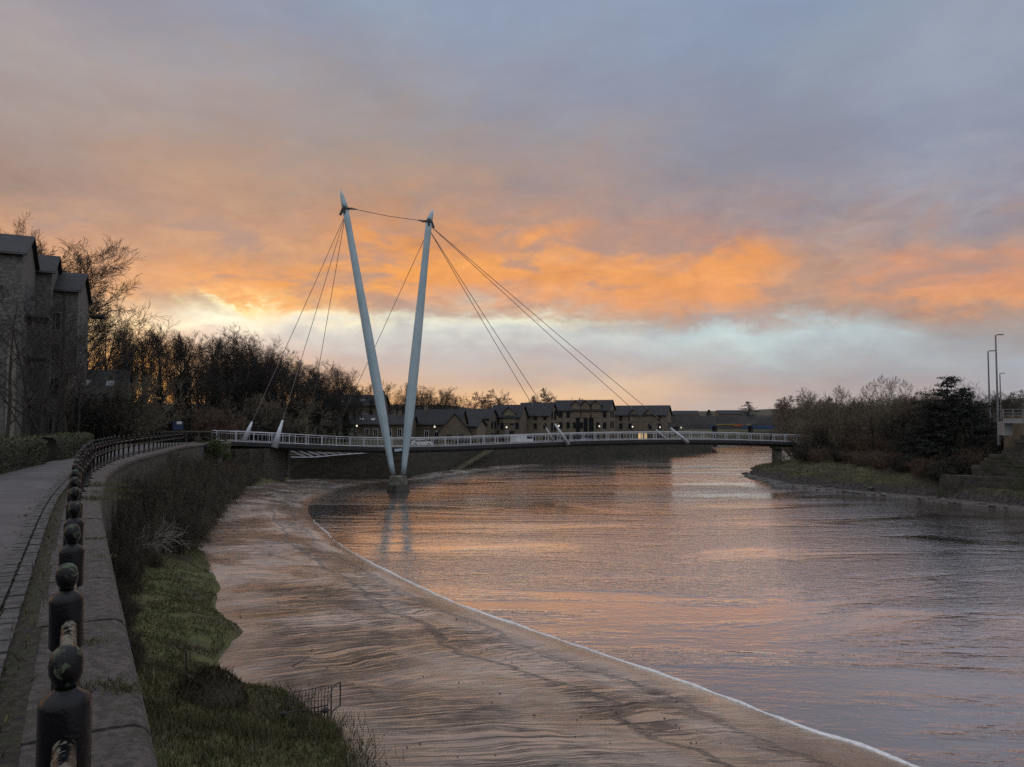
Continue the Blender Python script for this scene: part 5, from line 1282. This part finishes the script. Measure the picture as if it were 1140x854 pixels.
# parked vehicles on the quay
M['vanwhite'] = simple('white_paint', (.62,.63,.64), (.66,.67,.68), .3, 1); M['carblue'] = simple('blue_paint', (.02,.05,.13), (.03,.06,.15), .3, 1); M['tyre'] = simple('tyre', (.012,.012,.012), (.02,.02,.02), .8, 5)
def car(px, Y, rz, L, H, paint, van, label):
    p = V(((px-570)/F_PX*Y, Y, quay_top(Y)+.02)); root = empty('parked_van' if van else 'parked_car', p, label, 'van' if van else 'car', rz=rz); w = 1.75 if not van else 1.95
    if van: pr = [(0,.35),(L,.35),(L,H*.52),(L*.97,H*.60),(L*.83,H*.97),(L*.78,H),(.05,H),(0,H*.95)]; gl = [(L*.94,H*.62),(L*.82,H*.92),(L*.62,H*.92),(L*.62,H*.62)]
    else: pr = [(0,.32),(L,.32),(L,.72),(L*.96,.82),(L*.74,.92),(L*.60,H*.97),(L*.52,H),(L*.25,H*.98),(L*.06,.98),(0,.85)]; gl = [(L*.72,.95),(L*.59,H*.92),(L*.26,H*.93),(L*.12,.98)]
    mb = MB(); n = len(pr)
    for x, z in pr: mb.v.append(V((x-L/2, -w/2+(.12 if z > 1 else 0), z)))
    for x, z in pr: mb.v.append(V((x-L/2, w/2-(.12 if z > 1 else 0), z)))
    mb.f += [tuple(range(n))[::-1], tuple(range(n,2*n))] + [(i,(i+1)%n,n+(i+1)%n,n+i) for i in range(n)]; b = mb.build('body', paint, root, world=False)
    for s in (-1,1):
        g = MB(); g.v += [V((x-L/2, s*(w/2-(.09 if z > 1.05 else 0)+.012), z)) for x, z in gl]; g.f.append((0,1,2,3)); g.build('side_window', M['glass'], b, world=False)
        for x in (L*.19, L*.80):
            t = MB(); t.tube([V((x-L/2, s*(w/2-.22), .32)), V((x-L/2, s*(w/2+.01), .32))], .32, 14); o = t.build('wheel', M['tyre'], root, world=False)
            h = MB(); h.tube([V((x-L/2, s*(w/2+.008), .32)), V((x-L/2, s*(w/2+.025), .32))], .18, 10); h.build('rim', M['steel'], o, world=False)
car(581, 150, .75, 4.8, 2.2, M['vanwhite'], True, 'white van parked on the quay, seen through the deck railing under the two wall gables')
car(470, 141, .15, 4.1, 1.42, M['vanwhite'], False, 'white car parked before the broad dark roofed house, seen through the deck railing')
car(654, 160, .8, 4.1, 1.45, M['carblue'], False, 'blue car parked on the quay behind the left pair of cable sockets')
car(520, 150, .5, 4.1, 1.45, M['tyre'], False, 'black car parked beside the low porch building')

# ================================================================== WRECKED TROLLEYS AND DEBRIS ON THE BANK
M['rust'] = simple('rusty_wire', (.026,.021,.018), (.070,.060,.052), .7, 9, 5, metal=.2); M['weed'] = simple('dark_weed', (.045,.040,.020), (.085,.075,.040), .95, 3); M['sludge'] = simple('dried_mud', (.050,.043,.032), (.085,.072,.055), .9, 3, 6, bump=1, bscale=14)
def nz_bank(x, y):
    best, z = 1e9, -4.2
    for r in BANK:
        if abs(r[10].y - y) > 3: continue
        for p in r:
            d = (p.x-x)**2 + (p.y-y)**2
            if d < best: best, z = d, p.z
    return z
def trolley(loc, rz, tilt, label, wheels=True):
    root = empty('shopping_trolley', loc, label, 'trolley', rz=rz); Mx = Matrix.Rotation(tilt, 3, 'X')
    def T_(x, y, z): return Mx @ V((x, y, z))
    mb = MB(); L, W0, W1, H = .86, .40, .54, .46
    def sec(t, s, h): return T_(-L/2 + L*t, s*(W0+(W1-W0)*t)/2*(.82+.18*h), h*(H*(.75+.25*t)))
    for s in (-1, 1):
        for k in range(15): t = k/14; mb.tube([sec(t,s,0), sec(t,s,1)], .0075, 4, cap=False)
        for h in (0,.25,.5,.75,1): mb.tube([sec(k/6,s,h) for k in range(7)], .004 if h < 1 else .009, 4, cap=False)
    for k in range(15): t = k/14; mb.tube([sec(t,-1,0), sec(t,1,0)], .0075, 4, cap=False)
    for t in (0, 1):
        for h in (0,.25,.5,.75,1): mb.tube([sec(t,-1,h), sec(t,1,h)], .0075 if h < 1 else .009, 4, cap=False)
        for k in range(9): a = sec(t,-1,0).lerp(sec(t,1,0), k/8); b = sec(t,-1,1).lerp(sec(t,1,1), k/8); mb.tube([a,b], .0075, 4, cap=False)
    mb.build('wire_basket', M['rust'], root, world=False)
    fr = MB()
    for s in (-1, 1):
        fr.tube([T_(.60, s*.25, H+.12), T_(.47, s*.26, H*.95), T_(.36, s*.25, -.30), T_(-.45, s*.19, -.36)], .013, 6)
    fr.tube([T_(.60,-.25,H+.12), T_(.60,.25,H+.12)], .016, 6); fr.tube([T_(-.45,-.19,-.36), T_(-.45,.19,-.36)], .012, 6); fr.build('frame', M['rust'], root, world=False)
    if wheels:
        for x, s in ((.34,-1),(.34,1),(-.42,-1),(-.42,1)):
            c = T_(x, s*.23, -.44); ax = T_(0,1,0)*.02; w_ = MB(); w_.tube([c-ax, c+ax], .065, 12); w_.tube([c-ax*1.4, c+ax*1.4], .03, 8); w_.bar(c, T_(x, s*.23, -.34), .03, .02); w_.build('castor', M['tyre'], root, world=False)
c = gz(343, 797, -4.15); trolley(V((c.x, c.y, nz_bank(c.x, c.y)+.13)), R(12), R(-82), 'rusty shopping trolley lying on its side at the edge of the mud')
c = gz(232, 800, -4.0); zb = nz_bank(c.x, c.y)
root = empty('mud_mound', (c.x, c.y, zb), 'mound of dried mud and weed on the bank with a metal pole sticking up', 'mound')
mb = MB(); rows = []
for k in range(13):
    r = [V((c.x,c.y,zb-.15)) + V((math.cos(a)*.62*math.cos(k/12*1.57), math.sin(a)*.42*math.cos(k/12*1.57), .62*math.sin(k/12*1.57))) for a in [2*math.pi*j/22 for j in range(23)]]
    rows.append([p + V((1,.7,.6))*.16*noise.noise(p*3.0) for p in r])
mb.grid(rows); mb.build('mud_heap', M['sludge'], root, smooth=True)
mb = MB(); mb.tube([V((c.x-.36,c.y-.1,zb)), V((c.x-.40,c.y-.1,zb+.95))], .018, 6); mb.tube([V((c.x-.40,c.y-.1,zb+.50)), V((c.x-.05,c.y-.25,zb+.38))], .035, 6); mb.build('metal_pole', M['rust'], root)
rg = random.Random(33); mb = MB()
for _ in range(2600):
    a = rg.random()*6.28; h = rg.random(); p = V((c.x+math.cos(a)*.70*math.cos(h*1.4), c.y+math.sin(a)*.5*math.cos(h*1.4), zb-.1+.66*math.sin(h*1.4))); mb.tri(p+V((-.008,0,0)), p+V((.008,0,0)), p+V((rg.gauss(0,.08), rg.gauss(-.03,.07), rg.uniform(-.20,.16))))
mb.build('weed', M['weed'], root)
# taller weeds round the trolley
mb = MB(); rg = random.Random(34)
for (px, py, n, h, sp) in ((342,806,620,.42,.30),(352,812,420,.42,.42),(372,832,520,.40,.40),(322,776,380,.30,.32),(300,768,260,.28,.30),(384,850,380,.42,.35),(280,770,160,.22,.3),(262,850,380,.32,.5),(318,836,420,.30,.5),(210,850,320,.38,.4),(240,835,260,.26,.5)):
    c = gz(px, py, -4.2)
    for _ in range(n):
        p = c + V((rg.gauss(0,sp), rg.gauss(0,sp), 0)); p.z = c.z - .12; a = rg.random()*6.28; hh = h*rg.uniform(.25,.85); d = V((math.cos(a), math.sin(a),0))*.008
        mb.tri(p-d, p+d, p+V((rg.gauss(0,.12), rg.gauss(0,.12), hh)))
tag(mb.build('bank_weeds', M['blade']), 'clumps of taller weeds round the rusty trolley at the bank edge', 'weeds', kind='stuff')
# sticks, driftwood and stones on mud and bank
M['stick'] = simple('wet_wood', (.030,.024,.020), (.060,.048,.038), .8, 6)
rg = random.Random(35); mb = MB()
for (px, py, z, L) in [(330,708,-4.9,.5),(385,625,-5.9,.8),(325,742,-4.7,.5),(500,742,-5.9,.35),(395,775,-5.0,.4),(460,820,-5.2,.3),(270,690,-4.5,.5),(700,800,-6.8,.5),(420,715,-5.6,.4)]:
    c = gz(px, py, z); a = rg.random()*3; mb.tube([c+V((0,0,.0)), c+V((math.cos(a)*L*.5, math.sin(a)*L*.5, .06)), c+V((math.cos(a)*L, math.sin(a)*L, .02+.1*rg.random()))], [.014,.012,.005], 5)
tag(mb.build('driftwood', M['stick']), 'scattered dark sticks lying on the wet mud', 'driftwood', kind='stuff')
mb = MB()
for _ in range(230):
    i = rg.randrange(len(PA)-60); t = rg.random()*.8; a = PA[i].lerp(PB[i], t); 
    if a.y < 9: continue
    s = rg.uniform(.008,.026)*(1 + a.y*.015); a.z = PA[i].z + (PB[i].z-PA[i].z)*(.85*t+.15*t*t); mb.box(a, (s*rg.uniform(1,2.4), s, s*.8), rg.random()*3)
for _ in range(110):   # stony patch near the abutment
    c = gz(rg.gauss(300,28), rg.gauss(547,5), -5.6); s = rg.uniform(.04,.13); mb.box(c, (s*1.7,s,s*.5), rg.random()*3)
tag(mb.build('pebbles', M['rock']), 'small stones and debris strewn over the mud flat', 'stones', kind='stuff')
mb = MB(); M['leaflitter'] = simple('dead_leaves', (.035,.025,.016), (.075,.050,.028), .9, 5)
for _ in range(330):
    i = int(rg.random()*(len(BANK)-3)); p = bank_pt(i, rg.randrange(3,17), rg.random(), rg.random()); mb.leaf(p+UP*.04, .09, rg, UP*1.5)
for q in resample(offset(FEN, -.62), .05):
    if q.y < 40 and rg.random() < .5: mb.leaf(V((q.x+rg.gauss(0,.12), q.y, zp(q.y)+.03)), .06, rg, UP*2)
tag(mb.build('leaf_litter', M['leaflitter']), 'dark dead leaves scattered on the bank and in the gutter', 'leaf litter', kind='stuff')
